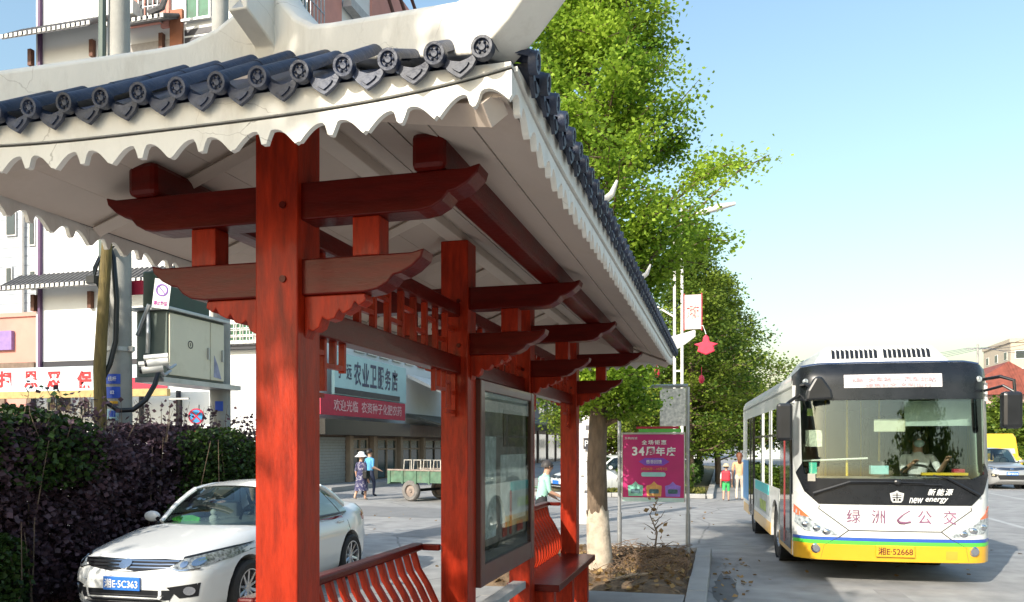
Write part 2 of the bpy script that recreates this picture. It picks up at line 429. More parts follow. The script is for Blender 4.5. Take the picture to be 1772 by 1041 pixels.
# posts with their crossing arms
def ogee(half, z0, z1, run):
    r = [(half-run, z0), (half-run*.78, z0+.008), (half-run*.60, z0+(z1-z0)*.22), (half-run*.50, z0+(z1-z0)*.42),
         (half-run*.38, z0+(z1-z0)*.46), (half-run*.20, z0+(z1-z0)*.62), (half-run*.04, z0+(z1-z0)*.86), (half, z1+.012), (half-.05, z1), (half-run, z1)]
    return [(XC+x, z) for x, z in r] + [(XC-x, z) for x, z in reversed(r)]
def queti(s):
    p = [(.09, 2.262), (.34, 2.262), (.345, 2.235), (.315, 2.215), (.30, 2.232), (.285, 2.205), (.25, 2.188), (.235, 2.205), (.215, 2.172),
         (.185, 2.165), (.165, 2.178), (.15, 2.14), (.125, 2.125), (.105, 2.135), (.09, 2.10)]
    return [(XC+s*x, z) for x, z in p]
for i, y in enumerate(POST_Y):
    m = MB().box(XC-.09, XC+.09, y-.088, y+.088, .05, 2.985)
    po = sp('post', m, RED, bw=.006)
    sp('plinth', MB().box(XC-.115, XC+.115, y-.115, y+.115, 0, .05), CONC, po, bw=.008)
    for z in (2.32, 2.60): sp('peg', MB().tube([(XC+.03, y-.088, z), (XC+.03, y-.096, z)], .014, 8), RED_SHADE, po)
    a = sp('bracket_arm', MB().prism(ogee(.80, 2.548, 2.69, .24), y-.06, y+.06), RED_SHADE, bw=.006)
    b = sp('bracket_arm', MB().prism(ogee(.585, 2.262, 2.40, .24), y-.055, y+.055), RED_SHADE, bw=.006)
    for s in (-1, 1):
        sp('carved_bracket', MB().prism(queti(s), y-.035, y+.035), RED, bw=.004)
        sp('strut', MB().box(XC+s*.35-.055, XC+s*.35+.055, y-.045, y+.045, 2.40, 2.548), RED, bw=.004)
for s in (-1, 1):                             # purlins lie on the upper arms
    sp('purlin', MB().box(XC+s*.61-.065, XC+s*.61+.065, 2.705, 9.0, 2.69, 2.825), RED_SHADE, bw=.022)
sp('ridge_beam', MB().box(XC-.05, XC+.05, 2.5, 9.1, 2.985, 3.06), SOFF, bw=.005)
# tie beams, frieze lattice and hanging frets between posts
for i in range(3):
    y0, y1 = POST_Y[i]+.088, POST_Y[i+1]-.088
    sp('tie_beam', MB().box(XC-.045, XC+.045, y0, y1, 2.14, 2.25), RED_SHADE, bw=.006)
    sp('tie_beam', MB().box(XC-.04, XC+.04, y0, y1, 2.50, 2.58), RED_SHADE, bw=.005)
    n = max(5, int((y1-y0)/.17)); w = (y1-y0)/n
    lat = MB()
    for k in range(1, n):
        lat.box(XC-.016, XC+.016, y0+k*w-.013, y0+k*w+.013, 2.25, 2.50)
    for k in range(n):
        zz = 2.33 if k % 2 else 2.42
        lat.box(XC-.014, XC+.014, y0+k*w+.013, y0+(k+1)*w-.013, zz-.012, zz+.012)
    fr = sp('frieze_lattice', lat, RED)
    for e, d in ((y0, 1), (y1, -1)):
        f = MB()
        for (a0, a1, b0, b1) in ((0, .02, 0, .27), (.36, .38, 0, .13), (.18, .20, 0, .22), (.09, .11, .06, .20), (.27, .29, 0, .10)):
            f.box(XC-.014, XC+.014, min(e+d*a0, e+d*a1), max(e+d*a0, e+d*a1), 2.14-b1, 2.14-b0)
        for (a0, a1, b) in ((.02, .18, .25), (.20, .36, .12), (.02, .09, .13), (.11, .18, .07)):
            f.box(XC-.013, XC+.013, min(e+d*a0, e+d*a1), max(e+d*a0, e+d*a1), 2.14-b, 2.14-b+.02)
        sp('hanging_fret', f, RED)
# ---- roof
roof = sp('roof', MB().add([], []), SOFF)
APY0, APY1 = 2.72, 8.83                       # ends of the main ridge
def deck(x, y):                               # height of the tiled slope
    tx = max(0, 1-abs(x-XC)/HW); ty = max(0, min(y-YF, YB-y)/(APY0-YF)); t = min(tx, ty)
    return ZB+.178+.410*(t**1.08)
roof.data = bpy.data.meshes.new('roof')
mb = MB()
def surf(h, m=SOFF, nx=28, ny=60, inset=0.0):
    mb = MB()
    xs = [XC+(HW-inset)*(-1+2*i/nx) for i in range(nx+1)]
    ys = [YF+inset+(YB-YF-2*inset)*(j/ny) for j in range(ny+1)]
    mb.add([(x, y, deck(x, y)+h) for y in ys for x in xs], [(j*(nx+1)+i, j*(nx+1)+i+1, (j+1)*(nx+1)+i+1, (j+1)*(nx+1)+i) for j in range(ny) for i in range(nx)])
    return mb
mm = surf(-.012)
mm.v = [(x-XC, y-5.8, z) for x, y, z in mm.v]
roof.data = mm.mesh('roof', TILE, 40)
roof.location = (0, 0, 0)
# soffit planks under both long slopes, ends under the hips
def soff(x, y): return deck(x, y) - .10
for s in (-1, 1):
    for k in range(5):
        u0, u1 = k/5, (k+1)/5-.006
        P = MB()
        n = 24
        vs = []
        for j in range(n+1):
            for u in (u0, u1):
                x = XC+s*(HW-.03)*(1-u*.96)
                yl = YF+.03+(APY0-YF)*u*.97; yh = YB-.03-(YB-APY1)*u*.97
                y = yl+(yh-yl)*j/n
                vs.append((x, y, soff(x, y)-.004*(1 if u == u0 else 0)))
        nn = len(vs)
        vs += [(x, y, z+.018) for x, y, z in vs]
        fs = []
        for j in range(n):
            a = 2*j; fs += [(a, a+1, a+3, a+2), (a+nn, a+2+nn, a+3+nn, a+1+nn), (a, a+2, a+2+nn, a+nn), (a+1, a+1+nn, a+3+nn, a+3)]
        fs += [(0, nn, nn+1, 1), (2*n, 2*n+1, 2*n+1+nn, 2*n+nn)]
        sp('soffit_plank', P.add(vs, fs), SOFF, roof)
for e in (0, 1):
    for k in range(4):
        u0, u1 = k/4, (k+1)/4-.008; vs = []; n = 16
        for j in range(n+1):
            for u in (u0, u1):
                y = (YF+.03+(APY0-YF-.03)*u) if e == 0 else (YB-.03-(YB-APY1-.03)*u)
                x = XC+(HW-.03)*(1-u)*(-1+2*j/n)
                vs.append((x, y, soff(x, y)-.004*(1 if u == u0 else 0)))
        nn = len(vs); vs += [(x, y, z+.018) for x, y, z in vs]; fs = []
        for j in range(n):
            a = 2*j; fs += [(a, a+1, a+3, a+2), (a+nn, a+2+nn, a+3+nn, a+1+nn), (a, a+2, a+2+nn, a+nn), (a+1, a+1+nn, a+3+nn, a+3)]
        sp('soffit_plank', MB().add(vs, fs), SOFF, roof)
# white hip rafters and, under the left slope, cross battens
for sx in (-1, 1):
    for (ya, yb) in ((YF+.05, APY0+.02), (YB-.05, APY1-.02)):
        pts = []
        for j in range(7):
            u = j/6; x = XC+sx*(HW-.06)*(1-u); y = ya+(yb-ya)*u; pts.append((x, y, soff(x, y)-.035))
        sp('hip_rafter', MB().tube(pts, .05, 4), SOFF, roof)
for k in range(9):
    y = 2.95+k*.70
    pts = [(XC-.05-(HW-.1)*u, y, soff(XC-.05-(HW-.1)*u, y)-.022) for u in (0, .25, .5, .75, 1)]
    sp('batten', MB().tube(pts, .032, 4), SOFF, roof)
# eave boards: plain fascia over a scalloped valance, a shadow joint between them
PER = .208
def scal(u):
    u = u % 1.0; a = abs(u-.5)
    T = ((0, .20), (.042, .20), (.056, .42), (.070, .66), (.085, .85), (.105, .97), (.14, 1.0), (.19, .985), (.25, .89), (.32, .68), (.38, .43), (.43, .20), (.462, .05), (.480, .0), (.490, .12), (.5, .26))
    for (p, u0), (q, u1) in zip(T, T[1:]):
        if a <= q: return .050*(u0+(u1-u0)*(a-p)/(q-p))
    return .0
def edge(side):
    """list of (point function s->(x,y), length, rise function, outward normal)"""
    if side == 'f': return (lambda s: (XC-HW+s, YF)), 2*HW, rise_x, (0, -1)
    if side == 'b': return (lambda s: (XC-HW+s, YB)), 2*HW, rise_x, (0, 1)
    if side == 'r': return (lambda s: (XC+HW, YF+s)), YB-YF, rise_y, (1, 0)
    return (lambda s: (XC-HW, YF+s)), YB-YF, rise_y, (-1, 0)
def strip(side, zlo, zhi, th, out, samples, flat=False):
    fn, L, rz, n = edge(side); vs = []; N = int(L/PER*samples); e0 = .024 if side in 'rl' else 0.0
    lo_in = -out if side in 'fb' else 0
    for i in range(N+1):
        s = e0+(L-2*e0)*i/N; x, y = fn(s); r = rz(x if side in 'fb' else y)
        for o in (out, out-th):
            vs += [(x+n[0]*o, y+n[1]*o, zlo(s)+r), (x+n[0]*o, y+n[1]*o, zhi(s)+(0 if flat else r))]
    fs = []
    for i in range(N):
        a, b = 4*i, 4*i+4
        fs += [(a, a+1, b+1, b), (a+2, b+2, b+3, a+3), (a, b, b+2, a+2), (a+1, a+3, b+3, b+1)]
    fs += [(0, 2, 3, 1), (4*N, 4*N+1, 4*N+3, 4*N+2)]
    return MB().add(vs, fs)
for sd in 'frlb':
    L = edge(sd)[1]; np_ = round(L/PER); pl = L/np_
    sp('scalloped_valance', strip(sd, lambda s: ZB+scal(s/pl), lambda s: ZB+.082, .02, 0.0, 26), EAVE, roof)
    sp('valance_joint', strip(sd, lambda s: ZB+.083, lambda s: ZB+.089, .02, -.004, 3), DARKGAP, roof)
    sp('fascia_board', strip(sd, lambda s: ZB+.090, lambda s: ZB+.160, .026, .008 if sd in 'fb' else .010, 3, True), EAVE, roof)
# tiles
def barrel(L):
    m = MB(); vs, fs = [], []; n = 8; r = .030
    segs = max(1, int(L/.2))
    for j in range(segs):
        a, b = j*L/segs, (j+1)*L/segs
        o = len(vs)
        for t, rr in ((a, r), (b, r*.93)):
            for k in range(n+1):
                an = pi*k/n; vs.append((rr*cos(an), t, rr*sin(an)+.012))
                vs.append(((rr-.01)*cos(an), t, (rr-.01)*sin(an)+.012))
        w = 2*(n+1)
        for k in range(n):
            c = o+2*k; fs += [(c, c+2, c+2+w, c+w), (c+1, c+1+w, c+3+w, c+3), (c, c+1, c+3, c+2), (c+w, c+2+w, c+3+w, c+1+w)]
    return m.add(vs, fs).mesh('barrel_tile', TILE, 50)
def capmesh():
    m = MB(); T = M4.Translation((0, 0, .010)) @ M4.Scale(.86, 4) @ M4.Rotation(pi/2, 4, 'X')
    m.lathe([(.0, .012), (.010, .013), (.014, .007), (.022, .007), (.026, .016), (.035, .016), (.037, .010), (.037, -.012), (.0, -.012)], 20, T)
    for k in range(6):
        a = k*pi/3; m.ball((.0146*cos(a), -.008, .010+.0146*sin(a)), (.004, .005, .004), 6, 4)
    return m.mesh('tile_end_cap', TILE, 45)
def dripmesh():
    m = MB(); pr = [(-.050, .018), (-.045, -.006), (-.036, -.022), (-.018, -.036), (0, -.047), (.018, -.036), (.036, -.022), (.045, -.006), (.050, .018), (.025, .004), (0, -.002), (-.025, .004)]
    m.prism(pr, -.006, .006)
    m.prism([(x*.6, z*.6-.006) for x, z in pr[1:8]], -.011, -.005)
    vs = []
    for t in (0, .11):
        for k in range(7):
            a = pi+pi*k/6; vs += [(.052*cos(a), t, .03*sin(a)+.022), (.052*cos(a), t, .03*sin(a)+.030)]
    fs = []
    for k in range(6):
        c = 2*k; fs += [(c, c+2, c+16, c+14), (c+1, c+15, c+17, c+3), (c, c+1, c+3, c+2)]
    m.add(vs, fs)
    return m.mesh('drip_tile', TILE, 45)
CAP, DRIP = capmesh(), dripmesh()
BAR = {q: barrel(q) for q in (.12, .25, .45, .65, .85, 1.08)}
def lay(side):
    fn, L, rz, n = edge(side); N = round(L/.138); w = L/N
    ang = {'f': 0, 'r': pi/2, 'b': pi, 'l': -pi/2}[side]
    for k in range(N):
        s = (k+.5)*w; x, y = fn(s)
        run = min((s if s < L/2 else L-s)*(.70 if side in 'fb' else 1.42), (APY0-YF) if side in 'fb' else HW)
        ln = max([q for q in BAR if q <= run+.02] or [.12])
        x2, y2 = x-n[0]*ln, y-n[1]*ln
        x2 = min(max(x2, XC-HW), XC+HW)
        z0 = ZB+.180; z1 = deck(x2, y2)+.004
        pit = math.atan2(z1-z0, ln)
        ox, oy = x+n[0]*.035, y+n[1]*.035
        inst('barrel_tile', BAR[ln], roof, (ox-XC, oy-5.8, z0+random.uniform(-.003, .003)), (pit, 0, ang+random.uniform(-.03, .03)))
        inst('tile_end_cap', CAP, roof, (ox+n[0]*.010-XC, oy+n[1]*.010-5.8, z0-.004), (pit*.3, 0, ang+random.uniform(-.04, .04)))
        if k < N-1:
            x, y = fn(s+w/2); z0 = ZB+.170
            inst('drip_tile', DRIP, roof, (x+n[0]*.032-XC, y+n[1]*.032-5.8, z0-.006), (random.uniform(-.05, .12), random.uniform(-.10, .10), ang+random.uniform(-.05, .05)))
for sd in 'frlb': lay(sd)
# white mortar ridges: main ridge with upswept ends, four hips ending in horns at the corners
def ridge(path, w, hgt, name):
    """band of rectangular section along a path of (x,y,ztop,zbottom,width)"""
    vs, fs = [], []
    for i, (x, y, zt, zb, ww) in enumerate(path):
        a = V(path[max(i-1, 0)][:2]); b = V(path[min(i+1, len(path)-1)][:2]); d = (b-a).normalized(); p = V((-d.y, d.x))
        for k, z in ((-.5, zb), (.5, zb), (.5, zt-.02), (.36, zt), (-.36, zt), (-.5, zt-.02)):
            vs.append((x+p.x*ww*k, y+p.y*ww*k, z))
    n = 6
    for i in range(len(path)-1):
        for k in range(n): fs.append((i*n+k, i*n+(k+1) % n, (i+1)*n+(k+1) % n, (i+1)*n+k))
    fs += [tuple(range(n)), tuple(range(len(path)*n-1, (len(path)-1)*n-1, -1))]
    return sp(name, MB().add(vs, fs), EAVE, roof, bw=.006, smooth=35)
for sx in (-1, 1):
    for e in (0, 1):
        P = []
        y_a, y_c = (APY0, YF) if e == 0 else (APY1, YB)
        for j in range(15):
            t = j/11.6
            x = XC+sx*HW*t; y = y_a+(y_c-y_a)*t
            zt = 3.25-.35*t+.24*max(0, 1-t/.3)**2 if t <= .9 else 3.25-.315+.42*(t-.9)**1.2
            tt = min(t, 1)
            zb = deck(XC+sx*HW*tt, y_a+(y_c-y_a)*tt)-.01 if t <= .93 else deck(XC+sx*HW*.93, y_a+(y_c-y_a)*.93)-.02+1.15*(t-.93)**1.35
            P.append((x, y, max(zt, zb+.05), zb, .125))
        ridge(P, .12, .2, 'hip_ridge')
P = []
NR = 40
for j in range(NR+1):
    y = APY0-.02+(APY1-APY0+.04)*j/NR; e = min(j, NR-j)/NR
    P.append((XC, y, 3.27+.16*max(0, 1-e*9)**1.5, 3.08, .085))
front = [(XC, APY0-.24, 3.74, 3.30, .075), (XC, APY0-.27, 3.66, 3.215, .075), (XC, APY0-.18, 3.56, 3.19, .078), (XC, APY0-.10, 3.49, 3.165, .08), (XC, APY0-.05, 3.45, 3.05, .085)]
back = [(x, APY1+APY0-y, a, b, w) for x, y, a, b, w in reversed(front)]
ridge(front+P+back, .13, .2, 'main_ridge')
for y in (3.55, 5.25):                        # small upturned tips on the eave towards the road
    sp('eave_tip', MB().tube([(XC+HW-.06, y, ZB+.19), (XC+HW+.03, y, ZB+.20), (XC+HW+.08, y-.01, ZB+.235), (XC+HW+.105, y-.02, ZB+.29)], [.022, .02, .015, .006], 8), EAVE, roof, smooth=60)
# ---- framed notice case between the second and third posts
case = sp('notice_case', MB().box(XC+.0, XC+.085, 4.99, 6.43, .86, 2.06), BLACK)
for b in ((4.96, 5.05, .76, 2.12), (6.37, 6.46, .76, 2.12)): sp('case_stile', MB().box(XC-.02, XC+.125, *b), MAROON, case, bw=.006)
for b in ((5.05, 6.37, .76, .90), (5.05, 6.37, 2.05, 2.12)): sp('case_rail', MB().box(XC-.018, XC+.122, *b), MAROON, case, bw=.006)
sp('notice_sheet', MB().box(XC+.0855, XC+.088, 5.10, 6.32, 1.0, 2.0), mat('sheet_brown_print', (.26, .20, .18), .5, var=.55, scale=7), case)
sp('notice_sheet', MB().box(XC+.0885, XC+.091, 5.55, 6.30, 1.12, 1.62), mat('sheet_grey_print', (.62, .60, .58), .5, var=.3, scale=9), case)
for (a, b, z0, z1, c) in ((5.16, 5.42, 1.05, 1.75, (.55, .56, .54)), (5.6, 5.72, 1.02, 1.12, (.5, .05, .04)), (5.8, 5.86, 1.02, 1.35, (.5, .05, .04)), (6.02, 6.2, 1.02, 1.1, (.45, .06, .05)), (5.62, 6.2, 1.68, 1.95, (.13, .08, .07))):
    sp('print_block', MB().box(XC+.0915, XC+.0935, a, b, z0, z1), mat('print_%d' % int(c[0]*100+c[1]*1000+z1*7), c, .5, var=.4, scale=12), case)
sp('case_glass', MB().box(XC+.108, XC+.112, 5.05, 6.37, .90, 2.05), glass_mat('case_glass', (.86, .89, .87), 1.45, gain=.3), case)
sp('case_plinth', MB().box(XC-.05, XC+.06, 4.97, 6.44, .50, .56), CONC, bw=.005)
# ---- benches with curved balustrade backs in the first and third bays
def bench(y0, y1, seat):
    bn = sp('bench_seat', MB().box(XC-.16, XC+.30, y0, y1, .44, .50), RED_SHADE, bw=.006, label='red timber bench seat with curved baluster back')
    pr = [(XC-.12, .50), (XC-.085, .58), (XC-.09, .70), (XC-.15, .82), (XC-.215, .92), (XC-.245, 1.02)]
    n = int((y1-y0)/.118)
    bal = MB()
    w = .017
    for a, (x, z) in enumerate(pr):
        pass
    vs, fs = [], []
    for x, z in pr:
        vs += [(x-.019-XC, -w, z-.5), (x+.019-XC, -w, z-.5), (x+.019-XC, w, z-.5), (x-.019-XC, w, z-.5)]
    for j in range(len(pr)-1):
        for k in range(4): fs.append((4*j+k, 4*j+(k+1) % 4, 4*j+4+(k+1) % 4, 4*j+4+k))
    fs += [(0, 3, 2, 1), tuple(4*(len(pr)-1)+k for k in range(4))]
    me = MB().add(vs, fs).mesh('baluster', RED)
    for k in range(n):
        y = y0+.07+(y1-y0-.14)*k/(n-1)
        o = inst('baluster', me, bn, (0, y-5.8, .5)); bev(o, .004)
    sp('back_rail', MB().box(XC-.285, XC-.205, y0-.02, y1+.02, 1.02, 1.065), RED_SHADE, bn, bw=.012)
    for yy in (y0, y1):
        sp('rail_stub', MB().box(XC-.205, XC-.09, yy-.02, yy+.02, 1.022, 1.062), RED_SHADE, bn, bw=.006)
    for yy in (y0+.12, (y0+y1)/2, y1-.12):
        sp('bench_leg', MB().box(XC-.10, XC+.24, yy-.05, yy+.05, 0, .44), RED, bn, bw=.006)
bench(POST_Y[0]+.10, POST_Y[1]-.10, True)
bench(POST_Y[2]+.10, POST_Y[3]-.10, True)
# ------------------------------------------------------------------ buildings
WALLW = mat('white_render', (.72, .73, .72), .85, var=.05, scale=.6, bump=.15, bscale=20, dirt=(.55, .55, .54), dscale=.35, damt=.5)
PINK = mat('pink_render', (.58, .27, .22), .85, var=.08, scale=1, dirt=(.42, .20, .17), dscale=.6, damt=.5)
GREYT = mat('pale_grey_tiling', (.42, .46, .50), .6, var=.12, scale=2, dirt=(.30, .33, .37), dscale=.8, damt=.5)
ROOFG = mat('grey_roof_tile', (.10, .10, .105), .8, var=.4, scale=8, bump=.4)
TIMB = mat('brown_timber', (.12, .05, .03), .7, var=.3)
PALEB = mat('tan_render', (.50, .42, .32), .85, var=.1)
BROWN = mat('brown_shop_frame', (.16, .11, .08), .6, var=.25)
TANP = mat('tan_pilaster', (.34, .25, .17), .7, var=.15, scale=2)
GREEN = mat('green_glazing', (.02, .13, .07), .12, var=.5, scale=1.5, spec=.7)
TEALG = mat('teal_door_glass', (.015, .05, .05), .1, var=.5, scale=1.2, spec=.7)
SHUT = mat('grey_shutter', (.30, .31, .29), .55, metal=.2, var=.1)
BANW = mat('banner_white', (.55, .66, .72), .7, var=.06)
BANR = mat('banner_red', (.45, .02, .05), .65, var=.15)
REDT = mat('red_lettering', (.55, .015, .02), .6, var=.05)
WHT = mat('white_lettering', (.80, .80, .78), .6, var=.03)
CYANS = mat('pale_cyan_sign', (.40, .60, .60), .55, var=.08, scale=1)
YBEAM = mat('ochre_beam', (.42, .30, .12), .7, var=.2)
def onY(px, py, y):
    k = (px-886)/1380; x = y*(k*cos(YAW)-sin(YAW))/(cos(YAW)+k*sin(YAW)); d = -x*sin(YAW)+y*cos(YAW)
    return x, 1.69-(py-770)/1380*d
def onX(px, py, x):
    k = (px-886)/1380; y = x*(cos(YAW)+k*sin(YAW))/(k*cos(YAW)-sin(YAW)); d = -x*sin(YAW)+y*cos(YAW)
    return y, 1.69-(py-770)/1380*d
YS, XE = 28.0, -16.3
apt = thing('apartment_building', 'tall white and pink building with tiled canopies behind the utility pole', 'building', (-22.5, 37, -.15))
def bp(name, mb, m, parent=None, **k): return part(name, mb, m, parent or apt, world=True, **k)
bp('wall', MB().box(-28.6, XE, YS, 46, -.15, 25), WALLW)
def win_s(px0, px1, py0, py1, glass=WINGLASS, fr=WHITE, nx=2, nz=1, bars=0, parent=None, arch=False, y=YS, proud=.0):
    """window in a wall that faces the street crossing: recessed pane, frame, sill, glazing bars, maybe a burglar grille"""
    x0, za = onY(px0, (py0+py1)/2, y); x1, _ = onY(px1, (py0+py1)/2, y); xm = (x0+x1)/2
    z1 = onY((px0+px1)/2, py0, y)[1]; z0 = onY((px0+px1)/2, py1, y)[1]
    f = MB(); t = .07
    f.box(x0, x0+t, y-.10, y-.004, z0, z1); f.box(x1-t, x1, y-.10, y-.004, z0, z1)
    f.box(x0+t, x1-t, y-.10, y-.004, z1-t, z1); f.box(x0+t, x1-t, y-.10, y-.004, z0, z0+t)
    for i in range(1, nx): xx = x0+(x1-x0)*i/nx; f.box(xx-.025, xx+.025, y-.085, y-.006, z0+t, z1-t)
    for i in range(1, nz): zz = z0+(z1-z0)*i/nz; f.box(x0+t, x1-t, y-.08, y-.008, zz-.02, zz+.02)
    w = bp('window', f, fr, parent)
    bp('pane', MB().box(x0+t, x1-t, y-.05, y-.01, z0+t, z1-t), glass, w)
    bp('sill', MB().box(x0-.08, x1+.08, y-.22, y-.10, z0-.09, z0), fr, w)
    if bars:
        g = MB(); yb = y-.45
        for i in range(bars+1): xx = x0-.1+(x1-x0+.2)*i/bars; g.box(xx-.016, xx+.016, yb-.016, yb+.016, z0-.1, z1+.1)
        for i in range(5): zz = z0-.1+(z1-z0+.2)*i/4; g.box(x0-.1, x1+.1, yb-.02, yb+.02, zz-.014, zz+.014)
        for xx in (x0-.1, x1+.1):
            for zz in (z0-.1, z1+.1): g.box(xx-.016, xx+.016, yb, y-.004, zz-.016, zz+.016)
        bp('grille', g, STEEL, w)
    return w
def win_e(py0, py1, px0, px1, glass=WINGLASS, fr=WHITE, nx=2, nz=1, bars=0, parent=None, x=XE, arch=False):
    """window in the wall that faces the main road"""
    ya, _ = onX(px0, (py0+py1)/2, x); yb, _ = onX(px1, (py0+py1)/2, x); ym = (px0+px1)/2
    z1 = onX(ym, py0, x)[1]; z0 = onX(ym, py1, x)[1]
    f = MB(); t = .08
    if arch:
        r = (yb-ya)/2; zc = z1-r*1.25
        o = [(ya, z0), (yb, z0)] + arc((ya+yb)/2, zc, r, r*1.25, 0, 180, 12)
        f.prism([(a, b) for a, b in o], x+.004, x+.10, 'x')
        w = bp('window', f, mat('arch_surround', (.30, .16, .13), .7), parent)
        bp('pane', MB().prism([((a-(ya+yb)/2)*.78+(ya+yb)/2, (b-z0)*.85+z0+.06) for a, b in o], x+.101, x+.115, 'x'), glass, w)
        return w
    f.box(x+.004, x+.10, ya, ya+t, z0, z1); f.box(x+.004, x+.10, yb-t, yb, z0, z1)
    f.box(x+.004, x+.10, ya+t, yb-t, z1-t, z1); f.box(x+.004, x+.10, ya+t, yb-t, z0, z0+t)
    for i in range(1, nx): yy = ya+(yb-ya)*i/nx; f.box(x+.006, x+.085, yy-.03, yy+.03, z0+t, z1-t)
    for i in range(1, nz): zz = z0+(z1-z0)*i/nz; f.box(x+.008, x+.08, ya+t, yb-t, zz-.025, zz+.025)
    w = bp('window', f, fr, parent)
    bp('pane', MB().box(x+.01, x+.05, ya+t, yb-t, z0+t, z1-t), glass, w)
    if bars:
        g = MB(); xb = x+.5
        for i in range(bars+1): yy = ya-.1+(yb-ya+.2)*i/bars; g.box(xb-.018, xb+.018, yy-.018, yy+.018, z0-.1, z1+.1)
        for i in range(5): zz = z0-.1+(z1-z0+.2)*i/4; g.box(xb-.02, xb+.02, ya-.1, yb+.1, zz-.016, zz+.016)
        bp('grille', g, STEEL, w)
    return w
# tiled canopies along the wall that faces us
def canopy(px0, px1, py, drop=.75, out=1.1, posts=(), horn=False, y=YS):
    x0, z = onY(px0, py, y); x1, _ = onY(px1, py, y)
    c = bp('canopy', MB().add([(x0, y-out, z), (x1, y-out, z), (x1, y-.004, z+drop), (x0, y-.004, z+drop), (x0, y-out, z-.10), (x1, y-out, z-.10), (x1, y-.004, z+drop-.10), (x0, y-.004, z+drop-.10)],
        [(0, 1, 2, 3), (4, 7, 6, 5), (0, 4, 5, 1), (1, 5, 6, 2), (3, 2, 6, 7), (0, 3, 7, 4)]), ROOFG)
    n = int((x1-x0)/.24); pit = math.atan2(drop, out); L = math.hypot(out, drop)
    me = MB().tube([(0, 0, 0), (0, L, 0)], .075, 6).mesh('roof_tile', ROOFG, 40)
    mc = MB().box(-.07, .07, -.02, .02, -.10, .05).mesh('tile_end', WHITE)
    for i in range(n+1):
        xx = x0+(x1-x0)*i/n
        for nm, m_, dy in (('roof_tile', me, 0), ('tile_end', mc, -.02)):
            o = bpy.data.objects.new(nm, m_); COL.objects.link(o); o.parent = c
            o.location = V((xx, y-out+dy, z+.05))-absloc(c); o.rotation_euler = (pit if nm == 'roof_tile' else 0, 0, 0)
    for p in posts:
        xx = onY(p, py, y)[0]
        bp('bracket', MB().box(xx-.09, xx+.09, y-.20, y-.004, z-.80, z-.10), TIMB, c)
    if horn:
        bp('canopy_horn', MB().tube([(x1-.6, y-out, z+.2), (x1, y-out, z+.35), (x1+.3, y-out-.1, z+.75), (x1+.35, y-out-.1, z+1.1)], [.13, .13, .1, .04], 6), ROOFG, c)
    return c
canopy(42, 188, 86, posts=(57, 163), drop=.8)
canopy(218, 312, 66, posts=(283,), drop=.55, horn=True)
canopy(38, 300, 508, posts=(62, 160), drop=.7)
win_s(224, 282, -46, 44, fr=PINK, glass=WINGLASS, nx=4, nz=2, bars=8)
win_s(322, 366, -40, 34, glass=GREEN, fr=STEEL, nx=2)
win_s(440, 500, -60, 60, glass=GREEN, fr=STEEL, nx=3, bars=9)
def band_s(px0, px1, py0, py1, m, name='facade_panel', d=.06, y=YS):
    x0, z1 = onY(px0, py0, y); x1, z0 = onY(px1, py1, y)
    return bp(name, MB().box(min(x0, x1), max(x0, x1), y-d, y-.003, min(z0, z1), max(z0, z1)), m)
band_s(70, 74, -300, 640, mat('downpipe_purple', (.10, .05, .12), .6), 'downpipe', .15)
for a in (52, 66, 78): band_s(320, 372, a, a+2.5, INK, 'facade_groove', .02)
band_s(297, 318, 20, 118, mat('orange_wood_shutter', (.32, .12, .06), .7), 'shutter', .12)
for (a, b) in ((282, 296), (212, 222)): band_s(a, b, -80, 48, PINK, 'pink_pier', .14)
w = win_s(232, 276, 96, 128, nx=3, fr=mat('arch_surround', (.30, .16, .13), .7))
band_s(226, 300, 78, 96, mat('grey_shadow_render', (.38, .36, .35), .8), 'facade_panel', .03)  # grey strip below the canopy eave, its shade put into the colour
band_s(66, 300, 626, 631, INK, 'facade_groove', .03)
band_s(250, 437, 250, 440, mat('grey_render', (.46, .47, .47), .8), 'facade_panel', .02)
for (a, b, c, d) in ((84, 128, 684, 712), (140, 160, 690, 720), (300, 340, 380, 470)): win_s(a, b, c, d, nx=3, fr=STEEL, glass=WINGLASS)
win_s(388, 445, 556, 592, glass=GREEN, fr=WHITE, nx=5, nz=3, bars=6)
band_s(385, 450, 598, 604, INK, 'ledge', .3)
for a in (60, 246, 310, 388): band_s(a, a+3, 676, 760, INK, 'pier', .2)
# air conditioner on the upper sill
ac = bp('air_conditioner', MB().box(*[c for c in (onY(228, 40, YS)[0], onY(258, 40, YS)[0])], YS-.95, YS-.5, onY(240, 46, YS)[1], onY(240, 22, YS)[1]), WHITE, bw=.03)
xa, za = onY(240, 34, YS)
bp('fan_grille', MB().lathe([(.01, 0), (.26, 0), (.26, .02), (.01, .02)], 18, M4.Translation((xa-.03, YS-.955, za)) @ M4.Rotation(pi/2, 4, 'X')), BLACK, ac)
# long banner over the ground floor
bx0, bz1 = onY(-140, 642, YS-1.6); bx1, bz0 = onY(292, 672, YS-1.6)
ban = thing('banner', 'long pale banner with red characters hanging over the ground floor behind the hedge', 'banner', ((bx0+bx1)/2, YS-1.6, bz0))
part('sheet', MB().box(bx0, bx1, YS-1.63, YS-1.57, bz0, bz1), BANW, ban, world=True)
part('rail', MB().box(bx0, bx1, YS-1.70, YS-1.50, bz0-.28, bz0-.002), YBEAM, ban, world=True)
part('pink_end', MB().box(onY(228, 650, YS-1.64)[0], bx1-.02, YS-1.655, YS-1.632, bz0+.02, bz0+.45), BANR, ban, world=True)
for ch, px in (('除', -62), ('扫', 8), ('黑', 53), ('恶', 93), ('保', 146), ('平', 190)):
    x, z = onY(px, 656, YS-1.65)
    text(ch, .68, REDT, ban, M4.Translation(V((x, YS-1.642, z))-V(ban.location)), bold=.045, name='character')
